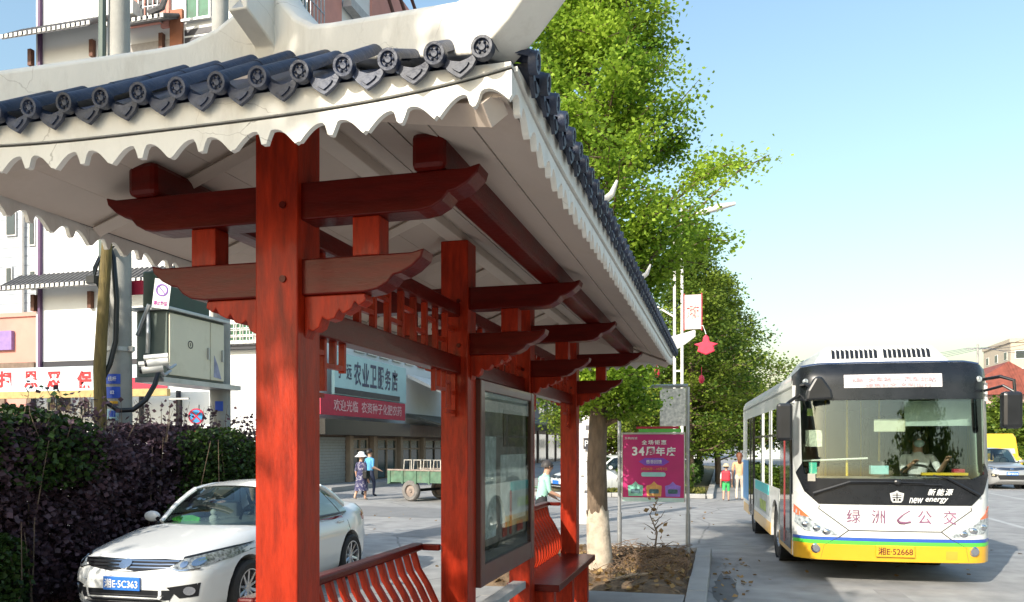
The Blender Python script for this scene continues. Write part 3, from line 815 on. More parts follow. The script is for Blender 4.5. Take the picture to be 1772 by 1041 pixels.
# the wall along the main road: upper storeys pink and green, shop front below
bp('pink_facade', MB().box(XE+.003, XE+.10, onX(532, 0, XE)[0], onX(588, 0, XE)[0], 9, 25), PINK)
bp('pink_facade', MB().box(XE+.003, XE+.10, onX(640, 0, XE)[0], 46, 13, 25), PINK)
win_e(-60, 56, 462, 488, glass=GREEN, fr=STEEL, nx=2, bars=5); win_e(-60, 62, 494, 540, glass=GREEN, fr=STEEL, nx=3, bars=8)
win_e(52, 100, 606, 642, arch=True)
y0, z0 = onX(590, 8, XE); y1, z1 = onX(664, 74, XE)
gab = bp('gable_band', MB().prism([(y0, z0+.3), (y0, z0-.1), (y1+1.2, z1-.6), (y1+1.2, z1)], XE+.104, XE+.5, 'x'), mat('grey_coping', (.42, .42, .42), .8))
for k in range(3):
    ya, za = onX(618+16*k, 0, XE); 
    bp('balcony_rail', MB().tube([(XE+1.0, ya+k*.6, za+1.6), (XE+1.0, ya+6+k, za-2.9+k*.4)], .09, 6), mat('dark_rail', (.10, .045, .04), .6))
bp('balcony', MB().box(XE+.104, XE+1.3, onX(668, 30, XE)[0], 45.5, 16.2, 17.4), PINK)
bp('balcony', MB().box(XE+.104, XE+1.0, onX(676, 30, XE)[0], 45.8, 18.6, 22), mat('mauve_render', (.36, .20, .20), .85))
for k in range(9):
    yy = 37+k*.95
    bp('roof_tile_stub', MB().ball((XE+.9, yy, 15.75+.12*(k % 2)), (.4, .28, .18), 8, 5), mat('pale_tile', (.60, .50, .36), .8))
def sgn(py_t, py_b, px0, px1, x, m, name, th=.12):
    ya = onX(px0, 700, x)[0]; yb = onX(px1, 700, x)[0]; zt = onX((px0+px1)/2, py_t, x)[1]; zb = onX((px0+px1)/2, py_b, x)[1]
    return ya, yb, zb, zt
ys0, ys1, zs0, zs1 = sgn(622, 690, 579, 703, XE+.6, CYANS, 's')
shop = thing('shop_sign', 'pale cyan shop sign board with dark characters over the shutters', 'sign', (XE+.5, (ys0+ys1)/2, zs0))
part('board', MB().box(XE+.45, XE+.6, ys0, ys1, zs0, zs1), CYANS, shop, world=True, bw=.02)
part('frame', MB().box(XE+.605, XE+.63, ys0, ys1-.9, zs0+.05, zs0+.30), INK, shop, world=True)
RZ = M4.Rotation(pi/2, 4, 'Z')
L0 = V(shop.location)
for k, ch in enumerate('宁远农业卫服务店'):
    yy = ys0+.5+k*(ys1-ys0-2.0)/7
    sz = .8 if k < 2 else 1.25
    text(ch, 1, mat('navy_ink', (.015, .02, .08), .5), shop, M4.Translation(V((XE+.61, yy, zs0+1.05))-L0) @ RZ, bold=.02, fit=((ys1-ys0-2.0)/7*(.6 if k < 2 else .86), sz*.85), name='character')
yb0, yb1, zb0, zb1 = sgn(692, 722, 556, 702, XE+.75, BANR, 'b')
ban2 = thing('banner', 'red banner with white characters under the pale cyan shop sign', 'banner', (XE+.7, (yb0+yb1)/2, zb0))
part('sheet', MB().box(XE+.68, XE+.72, yb0, yb1, zb0, zs0-.04), BANR, ban2, world=True)
L1 = V(ban2.location)
text('欢迎光临  农资种子化肥农药', .62, mat('banner_pale_pink', (.70, .42, .42), .6), ban2, M4.Translation(V((XE+.73, (yb0+yb1)/2+.3, (zb0+zs0)/2))-L1) @ RZ, bold=.01, fit=((yb1-yb0)*.82, .5))
# shop front: pilasters, shutters, glazed doors, dark lintel
zl = zb0-.05
bp('lintel', MB().box(XE+.01, XE+.9, 29.0, 38.0, zl-.75, zl-.12), BLACK)
bp('lintel', MB().box(XE+.01, XE+.5, 38.02, 46, zl-.75, zl-.12), BROWN)
bp('shop_wall', MB().box(XE+.004, XE+.06, 28.05, 45.95, .05, zl-.12), BROWN)
bays = [(29.6, 32.3, 's'), (32.9, 34.6, 'd'), (35.6, 38.0, 'd'), (38.7, 41.2, 'd'), (42.0, 45.2, 'b')]
for a, b, k in bays:
    if k == 's':
        m = MB(); n = 16
        for i in range(n): z = .06+(zl-.9)*i/n; m.box(XE+.07, XE+.12+.02*(i % 2), a, b, z, z+(zl-.9)/n-.01)
        bp('shutter', m, SHUT)
    else:
        f = MB(); ht = zl-.85
        for yy in (a, (a+b)/2-.05, b-.1): f.box(XE+.062, XE+.16, yy, yy+.1, .06, ht)
        f.box(XE+.062, XE+.15, a+.1, b-.1, ht-.1, ht-.01); f.box(XE+.062, XE+.15, a+.1, b-.1, ht*.72, ht*.72+.08)
        dr = bp('door', f, TANP if k == 'd' else BROWN)
        bp('pane', MB().box(XE+.065, XE+.10, a+.1, b-.1, .10, ht-.1), TEALG, dr)
for yy in (29.25, 32.6, 35.1, 38.35, 41.6, 45.5): bp('pilaster', MB().box(XE+.062, XE+.32, yy-.16, yy+.16, .05, zl-.76), TANP, bw=.02)
for k in range(7):
    ya = onX(612+k*22, 630, XE)[0]
    f = MB().box(XE+.005, XE+.09, ya, ya+1.1, zs1+.35, zs1+1.75); w = bp('window', f, STEEL); bp('pane', MB().box(XE+.0905, XE+.10, ya+.1, ya+1.0, zs1+.45, zs1+1.65), WINGLASS, w)
# grey awning and pale slanted awnings further along
bp('awning', MB().prism([(XE+.1, zl+.5), (XE+2.2, zl-.1), (XE+2.2, zl-.2), (XE+.1, zl+.3)], 39.4, 46, 'y'), mat('grey_awning', (.075, .08, .07), .7, var=.3))
bp('awning', MB().prism([(XE+.1, zl+2.6), (XE+1.9, zl+1.7), (XE+1.9, zl+1.58), (XE+.1, zl+2.4)], 39.6, 45, 'y'), WHITE)
# next row of shops down the street, mostly behind the shelter
row = thing('shop_row', 'dark low row of shops beyond the tall pink building', 'building', (-21, 62, -.15))
part('wall', MB().box(-26, XE-.2, 46.3, 84, -.15, 9), mat('dark_grey_render', (.16, .16, .17), .8, var=.2, scale=.5), row, world=True)
for k in range(9):
    yy = 47.5+k*4
    f = part('shop_front', MB().box(XE-.199, XE-.05, yy, yy+3.2, 0, 3.0), BROWN, row, world=True)
    part('pane', MB().box(XE-.049, XE-.02, yy+.2, yy+3.0, .3, 2.7), TEALG, f, world=True)
    f = part('window', MB().box(XE-.199, XE-.12, yy+.5, yy+2.6, 4.6, 6.2), STEEL, row, world=True)
    part('pane', MB().box(XE-.119, XE-.10, yy+.6, yy+2.5, 4.7, 6.1), WINGLASS, f, world=True)
part('awning', MB().prism([(XE-.19, 4.2), (XE+1.6, 3.5), (XE+1.6, 3.4), (XE-.19, 3.9)], 47, 83, 'y'), mat('grey_awning', (.16, .17, .15), .7), row, world=True)
# tiled tower far left, low pink building before it
tw = thing('tiled_tower', 'pale blue grey tiled tower block at the left edge', 'building', (-37, 46, -.15))
part('wall', MB().box(-46, -32.5, 40, 52, -.15, 20), GREYT, tw, world=True)
x0, x1 = onY(0, 400, 40)[0], onY(64, 400, 40)[0]
g = MB()
for k in range(34):
    z = .6+k*.58
    g.box(-46, -32.5, 39.985, 39.999, z, z+.05)
part('tile_course', g, mat('tower_joint', (.28, .31, .35), .7), tw, world=True, kind='stuff')
for (a, b, c, d) in ((12, 30, 368, 408), (52, 63, 380, 425), (12, 23, 462, 490), (53, 64, 468, 500), (9, 21, 548, 562), (54, 66, 330, 356), (10, 28, 300, 330)):
    xa, z1 = onY(a, c, 40); xb, z0 = onY(b, d, 40)
    f = part('window', MB().box(xa, xb, 39.90, 39.982, z0, z1), STEEL, tw, world=True)
    part('pane', MB().box(xa+.1, xb-.1, 39.86, 39.899, z0+.1, z1-.1), WINGLASS, f, world=True)
part('downpipe', MB().tube([(onY(38, 300, 39.8)[0], 39.8, -.1), (onY(38, 300, 39.8)[0], 39.8, 19.5)], .12, 8), WHITE, tw, world=True)
pk = thing('pink_shop', 'low pink building with a purple sign at the far left', 'building', (-34, 33, -.15))
x0, z1 = onY(-120, 556, 31); x1, z0 = onY(63, 632, 31)
part('wall', MB().box(x0, x1, 31, 36, -.15, z1), PINK, pk, world=True)
part('coping', MB().box(x0-.1, x1+.1, 30.9, 36.1, z1+.002, z1+.2), PINK, pk, world=True)
part('base_board', MB().box(x0, x1, 30.85, 30.998, z0-.2, z0+.15), BROWN, pk, world=True)
xs1, zs_1 = onY(22, 572, 30.9); _, zs_0 = onY(22, 605, 30.9)
part('sign_board', MB().box(x0+.3, xs1, 30.82, 30.99, zs_0, zs_1), mat('purple_sign', (.25, .16, .38), .6), pk, world=True)
for k in range(4):
    part('pier', MB().box(x1-.5-k*1.6, x1-.2-k*1.6, 30.90, 30.999, -.1, z0-.22), BROWN, pk, world=True)
# white boundary wall behind the hedge
bw_ = thing('boundary_wall', 'white rendered boundary wall behind the hedge with dark coping', 'wall', (-17, 24, -.15))
part('wall', MB().box(-26, -13.2, 23.6, 23.85, -.15, 2.05), WALLW, bw_, world=True)
part('coping', MB().box(-26.05, -13.15, 23.55, 23.9, 2.052, 2.12), INK, bw_, world=True)
for k in range(6): part('pier', MB().box(-25.5+k*2.4, -25.2+k*2.4, 23.5, 23.598, -.15, 2.05), WALLW, bw_, world=True)
# buildings at the far right, beyond the bus
def far_block(name, label, x0, x1, y0, y1, h, wall, floors, nx, roof=None, ny=3):
    t = thing(name, label, 'building', ((x0+x1)/2, (y0+y1)/2, -.15))
    part('wall', MB().box(x0, x1, y0, y1, -.15, h), wall, t, world=True)
    wm = MB().box(-.75, .75, -.06, 0, 0, 1.4).mesh('window', WHITE); pm = MB().box(-.62, .62, -.08, -.062, .1, 1.3).mesh('pane', WINGLASS)
    L = V(t.location)
    def put(p, a):
        o = bpy.data.objects.new('window', wm); COL.objects.link(o); o.parent = t; o.location = V(p)-L; o.rotation_euler.z = a
        q = bpy.data.objects.new('pane', pm); COL.objects.link(q); q.parent = o
    for f in range(floors):
        z = 1.2+f*(h-1)/floors
        for i in range(nx): put((x0+(x1-x0)*(i+.5)/nx, y0-.004, z), 0)
        for i in range(ny): put((x0-.004, y0+(y1-y0)*(i+.5)/ny, z), -pi/2)
    if roof:
        xm = (x0+x1)/2
        part('roof', MB().prism([(x0-.8, h+.01), (x1+.8, h+.01), (xm, h+3.2)], y0-.8, y1+.8, 'y'), roof, t, world=True)
    else:
        part('parapet', MB().box(x0-.2, x1+.2, y0-.2, y1+.2, h+.004, h+.6), wall, t, world=True)
    return t
RROOF = mat('red_clay_roof', (.24, .065, .045), .8, var=.25, scale=3)
PINKW = mat('pale_pink_render', (.55, .36, .32), .85, var=.1)
p = at(1725, 700, 78)
far_block('red_roofed_building', 'pinkish building with a red pitched roof beyond the bus mirror', p.x-3.4, p.x+5, p.y, p.y+10, 6.6, PINKW, 2, 4, RROOF)
p = at(1690, 700, 95)
far_block('red_roofed_building', 'smaller red roofed building half hidden behind the bus mirror', p.x-4, p.x+3, p.y, p.y+8, 7.6, PINKW, 2, 3, RROOF)
p = at(1768, 700, 130)
far_block('tan_block', 'tan apartment block rising over the red roofs at the right edge', p.x-1.6, p.x+12, p.y, p.y+14, 18.5, PALEB, 6, 5)
p = at(1160, 700, 110)
far_block('pale_block', 'pale block far down the street behind the trees', p.x-10, p.x+3.5, p.y, p.y+14, 13, WALLW, 4, 5)
# ------------------------------------------------------------------ city bus (own frame: x across, y back from the nose, z up from the road)
BUSW = mat('bus_white', (.68, .69, .665), .38, var=.05, scale=2, coat=.25, dirt=(.55, .54, .50), dscale=2.2, damt=.5)
BUSY = mat('bus_yellow', (.74, .40, .02), .32, var=.06, scale=2, coat=.4)
BUSG = mat('bus_green', (.10, .62, .06), .35, var=.05, coat=.3)
BUSB = mat('bus_blue', (.03, .10, .42), .35, var=.05, coat=.3)
BUSK = mat('bus_black', (.010, .012, .015), .28, var=.2, coat=.15, spec=.35, dirt=(.04, .04, .045), dscale=2, damt=.4)
BUSGL = glass_mat('bus_windscreen', (.88, .93, .90), 1.5, rough=.015, gain=1.7)
BUSSG = glass_mat('bus_side_glass', (.22, .27, .26), 1.6, gain=1.5)
SEAT = mat('seat_fabric', (.05, .10, .22), .8, var=.3)
GREYI = mat('interior_grey', (.16, .165, .17), .7, var=.2)
LENS = mat('clear_lens', (.36, .40, .41), .10, var=.65, scale=22, coat=.8)
AMBER = mat('amber_lens', (.70, .16, .06), .15, var=.15, coat=.6)
POLE_Y = mat('handrail_yellow', (.65, .45, .03), .4)
PURP = mat('purple_brown_lettering', (.22, .09, .16), .6, var=.4)
bus = thing('city_bus', 'white city bus with green, blue and yellow nose stripes driving towards the shelter', 'bus', (2.17, 11.30, -.15), R(3.18))
BL, BW = 8.5, 1.22
def yf(x, z):
    a = abs(x)/BW; y = .11*a*a
    if abs(x) > .92: t = min(1, (abs(x)-.92)/.30); y += .26*(1-math.sqrt(max(0, 1-t*t)))
    if z > 1.45: y += (z-1.45)*.085
    if z > 2.72: y += (z-2.72)**2*2.2
    if z < .55: y += (.55-z)*.10
    return y
def fpan(poly, off=0.0, th=.012, cell=.10):
    bm = bmesh.new(); bm.faces.new([bm.verts.new((p[0], p[1], 0)) for p in poly])
    for a in (0, 1):
        q = [p[a] for p in poly]; lo, hi = min(q), max(q); n = int((hi-lo)/cell)
        for i in range(n):
            co = [0, 0, 0]; co[a] = lo+(hi-lo)*(i+1)/(n+1); no = [0, 0, 0]; no[a] = 1
            bmesh.ops.bisect_plane(bm, geom=bm.verts[:]+bm.edges[:]+bm.faces[:], plane_co=co, plane_no=no)
    bm.verts.index_update(); vs = [v.co.copy() for v in bm.verts]; nv = len(vs)
    A = [(p.x, yf(p.x, p.y)-off, p.y) for p in vs]; B = [(p.x, yf(p.x, p.y)-off+th, p.y) for p in vs]
    fs = [tuple(v.index for v in f.verts) for f in bm.faces]+[tuple(v.index+nv for v in reversed(f.verts)) for f in bm.faces]
    for e in bm.edges:
        if len(e.link_faces) == 1: a, b = e.verts[0].index, e.verts[1].index; fs.append((a, b, b+nv, a+nv))
    bm.free()
    return MB().add(A+B, fs)
def bu(name, mb, m, parent=None, **k): return part(name, mb, m, parent or bus, **k)
# shell: sides with wheel arches, roof, tail, floor
def sidepoly():
    p = [(.36, .33)]
    for c in (2.35, 6.35): p += [(c-.52, .33)] + [(c-.52*cos(R(a)), .46+.50*sin(R(a))) for a in range(0, 181, 15)] + [(c+.52, .33)]
    return p + [(BL-.1, .36), (BL, .6), (BL, 1.16), (.36, 1.16)]
for s in (-1, 1):
    lo = bu('side_panel', MB().prism(sidepoly(), s*BW, s*(BW-.05), 'x'), BUSW)
    bu('cant_rail', MB().box(min(s*BW, s*(BW-.06)), max(s*BW, s*(BW-.06)), .36, BL, 2.42, 2.66), BUSW)
    ys = [.36, 1.62, 1.72, 2.95, 4.35, 5.75, 5.85, 6.95, 8.0]
    for a in ([1.62, 2.95, 4.35, 5.72, 6.95] if s < 0 else [.40, 1.55, 2.95, 4.35, 5.72, 7.05]):
        bu('window_pillar', MB().box(min(s*(BW-.002), s*(BW-.06)), max(s*(BW-.002), s*(BW-.06)), a, a+.10, 1.16, 2.42), BUSK)
    bu('rear_quarter', MB().box(min(s*BW, s*(BW-.06)), max(s*BW, s*(BW-.06)), 7.5, BL, 1.16, 2.42), BUSW)
    pan = [(1.72, 2.95), (3.05, 4.35), (4.45, 5.72), (7.05, 7.5)] if s < 0 else [(.5, 1.55), (1.65, 2.95), (3.05, 4.35), (4.45, 5.72), (5.82, 7.05), (7.15, 7.5)]
    for a, b in pan:
        bu('side_window', MB().box(min(s*(BW-.004), s*(BW-.012)), max(s*(BW-.004), s*(BW-.012)), a, b, 1.16, 2.42), BUSSG)
        bu('window_frame', MB().box(min(s*(BW+.004), s*(BW-.003)), max(s*(BW+.004), s*(BW-.003)), a, b, 1.98, 2.02), BUSK)
    for z, h, m in ((.33, .20, BUSY), (.531, .05, BUSG), (.582, .045, BUSB)):
        for a, b in ((.40, 1.80), (2.90, 5.80), (6.90, 8.3)):
            if m is BUSY: bu('stripe', MB().box(min(s*BW, s*(BW+.006)), max(s*BW, s*(BW+.006)), a, b, z, z+h), m)
    for c in (2.35, 6.35):
        T = M4.Translation((s*(BW-.17), c, .46)) @ M4.Rotation(s*pi/2, 4, 'Y')
        w = bu('wheel', MB().lathe([(.25, -.11), (.40, -.13), (.455, -.09), (.46, 0), (.455, .09), (.40, .13), (.25, .11)], 28, T), RUBBER, smooth=50)
        bu('rim', MB().lathe([(.0, .02), (.10, .03), (.12, .08), (.16, .06), (.22, .05), (.255, .115), (.265, .11), (.265, -.05), (.0, -.05)], 24, T), STEEL, w, smooth=40)
        bu('wheel_well', MB().lathe([(.50, -.02), (.50, .45), (.02, .45), (.02, .44), (.49, .44), (.49, -.02)], 20, M4.Translation((s*(BW-.06), c, .46)) @ M4.Rotation(-s*pi/2, 4, 'Y')), BLACK)
prof = [(-BW, 2.66), (-BW+.01, 2.74), (-BW+.05, 2.82), (-BW+.13, 2.88), (-BW+.28, 2.915), (-.5, 2.94), (0, 2.95)]
prof = prof + [(-x, z) for x, z in reversed(prof[:-1])]
bu('roof', MB().prism(prof+[(BW, 2.62), (-BW, 2.62)], .42, BL, 'y'), BUSW, smooth=40)
bu('floor', MB().box(-BW+.06, BW-.06, .35, BL-.05, .34, .42), BLACK)
bu('tail', MB().box(-BW+.06, BW-.06, BL-.08, BL-.01, .45, 2.62), BUSW)
bu('underbody', MB().box(-.95, .95, .6, 8.2, .24, .338), BLACK)
# nose
bu('front_panel', fpan([(-BW+.004, .625), (BW-.004, .625), (BW-.004, 1.22), (1.0, 1.06), (-1.0, 1.06), (-BW+.004, 1.22)], .0, .03), BUSW, smooth=40)
for s in (-1, 1):
    bu('corner_panel', fpan([(s*.93, 1.058), (s*.998, 1.058), (s*(BW-.004), 1.222), (s*(BW-.004), 1.66), (s*1.19, 1.45), (s*1.10, 1.22)], .0, .03), BUSW, smooth=40)
    bu('windscreen_pillar', fpan([(s*1.125, 1.60), (s*1.19, 1.48), (s*(BW-.004), 1.664), (s*(BW-.004), 2.44), (s*1.135, 2.44)], .002, .05), mat('pillar_silver', (.45, .47, .46), .35, coat=.3), smooth=40)
bu('bumper', fpan([(-BW+.01, .32), (BW-.01, .32), (BW-.004, .531), (-BW+.004, .531)], .010, .05), BUSY, smooth=40)
bu('stripe', fpan([(-BW+.004, .533), (BW-.004, .533), (BW-.004, .580), (-BW+.004, .580)], .008, .04), BUSG, smooth=40)
bu('stripe', fpan([(-BW+.004, .582), (BW-.004, .582), (BW-.004, .623), (-BW+.004, .623)], .008, .04), BUSB, smooth=40)
blk = [(-.93, 1.062), (.93, 1.062), (1.09, 1.22), (1.185, 1.45), (1.12, 1.60), (1.10, 1.46), (.95, 1.40), (-.95, 1.40), (-1.10, 1.46), (-1.12, 1.60), (-1.185, 1.45), (-1.09, 1.22)]
bk = bu('lower_mask', fpan(blk, .010, .03), BUSK, smooth=40)
hd = bu('header_mask', fpan([(-BW+.004, 2.442), (BW-.004, 2.442), (BW-.004, 2.80), (1.12, 2.90), (.9, 2.93), (-.9, 2.93), (-1.12, 2.90), (-BW+.004, 2.80)], .006, .05), BUSK, smooth=40)
bu('roof_trim', fpan([(-1.10, 2.905), (-.9, 2.935), (.9, 2.935), (1.10, 2.905), (1.12, 2.925), (.9, 2.957), (-.9, 2.957), (-1.12, 2.925)], .008, .09), mat('trim_navy', (.03, .05, .11), .3, coat=.4), hd, smooth=40)
bu('windscreen', fpan([(-1.118, 1.605), (-1.098, 1.463), (-.948, 1.403), (.948, 1.403), (1.098, 1.463), (1.118, 1.605), (1.13, 2.438), (-1.13, 2.438)], -.006, .008), BUSGL, smooth=40)
# destination display
ds = bu('destination_sign', fpan([(-.60, 2.60), (.60, 2.60), (.60, 2.775), (-.60, 2.775)], .016, .012), mat('display_pale', (.62, .58, .58), .3, var=.05), hd, smooth=40)
T = M4.Translation((0, yf(0, 2.69)-.030, 2.715)) @ M4.Rotation(R(-6), 4, 'X')
pk_led = mat('display_pink', (.66, .34, .37), .4, var=.15)
text('6路  火车站 — 汽车北站', .11, pk_led, hd, T, bold=.01, fit=(1.02, .062), name='route_text')
text('绿色公交 文明出行', .09, pk_led, hd, M4.Translation((.06, yf(0, 2.63)-.026, 2.635)) @ M4.Rotation(R(-6), 4, 'X'), fit=(.8, .045), name='route_text')
for s in (-1, 1): bu('marker_lamp', MB().ball((s*1.07, yf(1.07, 2.70)-.008, 2.70), (.04, .02, .04)), LENS, hd)
# panel joints, lettering, emblem
def groove(pts, w=.006):
    m = MB()
    P = []
    for a, b in zip(pts, pts[1:]):
        n = max(2, int(math.hypot(b[0]-a[0], b[1]-a[1])/.08))
        P += [(a[0]+(b[0]-a[0])*i/n, a[1]+(b[1]-a[1])*i/n) for i in range(n)]
    P.append(pts[-1])
    return m.tube([(x, yf(x, z)-.0115+.006, z) for x, z in P], w, 4)
bu('panel_joint', groove([(-.92, 1.04), (-.93, 1.00), (-.56, .72), (.56, .72), (.93, 1.00), (.92, 1.04)]), DARKGAP)
for s in (-1, 1): bu('panel_joint', groove([(s*.56, .72), (s*.68, .625), (s*.86, .52), (s*.90, .34)]), DARKGAP)
for ch, x in (('绿', -.50), ('洲', -.20), ('公', .36), ('交', .66)):
    text(ch, .19, PURP, bus, M4.Translation((x, yf(x, .9)-.004, .905)), bold=.006, name='character', sx=.95)
sw = MB(); pts = [(.18, .99), (.09, .93), (.03, .87), (.05, .835), (.12, .83), (.19, .845)]
for a, b, r in zip(pts, pts[1:], (.008, .012, .018, .020, .014)): sw.tube([(a[0], yf(a[0], a[1])-.002, a[1]), (b[0], yf(b[0], b[1])-.002, b[1])], r, 6)
bu('swoosh', sw, PURP)
for ch, x in (('新', .44), ('能', .545), ('源', .65)): text(ch, .09, WHT, bk, M4.Translation((x, yf(x, 1.22)-.022, 1.235)), shear=.3, bold=.008, name='character')
for w_, x, q in (('new', .25, .17), ('energy', .50, .27)): text(w_, .10, WHT, bk, M4.Translation((x, yf(x, 1.12)-.027, 1.125)), shear=.35, bold=.006, name='slogan_word', fit=(q, .07))
em = MB(); ex, ez = .02, 1.165
em.prism([(ex-.085, ez+.05), (ex-.03, ez+.065), (ex, ez+.085), (ex+.03, ez+.065), (ex+.085, ez+.05), (ex+.072, ez-.04), (ex+.05, ez-.07), (ex-.05, ez-.07), (ex-.072, ez-.04)], yf(0, 1.16)-.018, yf(0, 1.16)-.012)
e_ = bu('emblem', em, mat('emblem_silver', (.70, .70, .68), .3, metal=.3), bk)
dk = MB()
for (a, b, c, d) in ((-.055, .055, .022, .032), (-.055, .055, -.008, .002), (-.006, .006, -.055, .06), (-.045, -.02, -.05, -.02), (.02, .045, -.05, -.02)): dk.box(ex+a, ex+b, yf(0, 1.16)-.021, yf(0, 1.16)-.0182, ez+c, ez+d)
bu('emblem_bar', dk, BUSK, e_)
for s in (-1, 1):
    bu('headlamp', fpan([(s*1.19, .98), (s*1.205, .80), (s*1.10, .70), (s*.72, .645), (s*.66, .66), (s*.95, .80)], .006, .02, .05), LENS, smooth=40)
    bu('indicator', fpan([(s*1.212, 1.04), (s*1.214, .93), (s*1.185, .90), (s*1.04, .88)], .008, .02, .05), AMBER, smooth=40)
    for (x, z) in ((1.08, .78), (.95, .735), (.83, .69)):
        bu('projector', MB().ball((s*x, yf(x, z)-.004, z), (.055, .018, .04)), CHROME, smooth=60)
    bu('fog_lamp', MB().lathe([(.0, .02), (.045, .02), (.05, .0), (.065, -.01), (.068, -.03)], 16, M4.Translation((s*.96, yf(.96, .47)-.02, .47)) @ M4.Rotation(pi/2, 4, 'X')), CHROME, smooth=40)
pl = bu('number_plate', MB().box(-.235, .235, yf(0, .48)-.035, yf(0, .48)-.012, .385, .535), mat('plate_yellow', (.72, .38, .02), .4, var=.05), bw=.006)
text('湘E·52668', .13, mat('plate_ink', (.10, .02, .01), .5), bus, M4.Translation((0, yf(0, .48)-.037, .46)), bold=.01, fit=(.42, .10), name='plate_text')
# wipers
for pts in ([(-1.0, 1.20), (-.55, 1.36), (-.10, 1.365), (.35, 1.35)], [(1.02, 1.20), (.62, 1.42), (.45, 1.45)]):
    bu('wiper', MB().tube([(x, yf(x, z)-.045, z) for x, z in pts], [.022, .016, .012, .010][:len(pts)], 6), BLACK)
bu('wiper', MB().tube([(-.62, yf(.6, 1.34)-.04, 1.345), (.55, yf(.5, 1.34)-.04, 1.33)], .011, 6).ball((.02, yf(0, 1.35)-.045, 1.36), (.05, .02, .035)), BLACK)
for s in (-1, 1):                              # dried road spray along the lower edge
    bu('mud_flap', MB().box(min(s*.75, s*1.15), max(s*.75, s*1.15), 2.98, 3.0, .12, .45), BLACK)
bu('tow_cover', fpan([(.62, .36), (.76, .36), (.76, .47), (.62, .47)], .013, .006), mat('bus_yellow_faded', (.66, .36, .04), .4, var=.1))
bu('parking_sticker', fpan([(-1.06, 1.36), (-.97, 1.36), (-.97, 1.46), (-1.06, 1.46)], .014, .006), mat('sticker_grey', (.35, .33, .28), .5), bk)
# mirrors
mr = bu('mirror', MB().tube([(1.15, .30, 2.70), (1.28, .10, 2.72), (1.40, .0, 2.66), (1.41, .0, 2.50)], .022, 8).tube([(1.15, .28, 2.55), (1.30, .06, 2.60), (1.40, .0, 2.52)], .018, 8), BLACK)
bu('mirror_housing', MB().box(1.24, 1.48, -.10, .06, 2.05, 2.52), BLACK, mr, bw=.05)
mr = bu('mirror', MB().tube([(-1.12, .30, 2.66), (-1.10, .05, 2.66), (-1.02, -.12, 2.60)], .024, 8).tube([(-1.15, .28, 2.52), (-1.30, .08, 2.42), (-1.36, .02, 2.36)], .022, 8), BLACK)
bu('mirror_housing', MB().prism([(-1.12, 2.42), (-.78, 2.44), (-.80, 2.56), (-.92, 2.74), (-1.0, 2.74), (-1.10, 2.56)], -.16, .0, 'y'), BLACK, mr, bw=.03)
bu('mirror_housing', MB().box(-1.47, -1.27, -.06, .07, 1.90, 2.40), BLACK, mr, bw=.04)
# roof pod with louvres
pod = bu('roof_pod', MB().add([(-.95, .62, 2.90), (.95, .62, 2.90), (.95, 3.6, 2.92), (-.95, 3.6, 2.92), (-.70, .90, 3.24), (.70, .90, 3.24), (.70, 3.4, 3.27), (-.70, 3.4, 3.27)],
    [(0, 3, 2, 1), (4, 5, 6, 7), (0, 1, 5, 4), (1, 2, 6, 5), (2, 3, 7, 6), (3, 0, 4, 7)]), BUSW, bw=.04)
slot = MB().prism([(-.020, 0), (.022, 0), (.034, .15), (-.008, .19)], -.006, .02, 'y').mesh('louvre', BLACK)
for k in range(21):
    if k == 10: continue
    x = -.62+k*.062
    inst('louvre', slot, pod, (x, .745, 3.05), (R(-39.5), 0, 0))
# left flank (facing us): doors, adverts
sx = -BW-.004
def onside(name, a, b, z0, z1, m, o=.006, parent=None): return bu(name, MB().box(-BW-o, -BW-.001, a, b, z0, z1), m, parent)
for (a, b) in ((.44, 1.60), (5.85, 6.93)):
    d = onside('door', a, b, .40, 2.40, BUSK, .012)
    for q in (a+.06, (a+b)/2+.03):
        bu('door_pane', MB().box(-BW-.020, -BW-.0122, q, q+(b-a)/2-.10, .62, 2.30), BUSSG if False else WINGLASS, d)
    bu('door_rail', MB().box(-BW-.03, -BW-.021, (a+b)/2-.02, (a+b)/2+.02, .45, 2.38), mat('rail_red', (.40, .05, .05), .5) if a < 1 else BUSK, d)
onside('advert_panel', 3.2, 5.5, .98, 1.15, mat('advert_turquoise', (.08, .55, .55), .5, var=.1), .010)
onside('advert_panel', 3.0, 5.7, .62, .96, mat('advert_grey', (.42, .44, .42), .5, var=.3, scale=6), .008)
onside('advert_panel', 3.6, 4.6, .66, .84, mat('advert_green', (.35, .45, .08), .5, var=.4, scale=9), .012)
onside('advert_panel', 7.1, 8.45, .62, 1.5, mat('advert_blue', (.12, .32, .60), .5, var=.1), .010)
onside('advert_panel', 1.74, 1.82, .62, 1.1, mat('advert_grey', (.42, .44, .42), .5), .008)
bu('seat_notice', MB().box(-BW+.013, -BW+.02, 2.2, 2.9, 1.22, 1.55), WHITE)
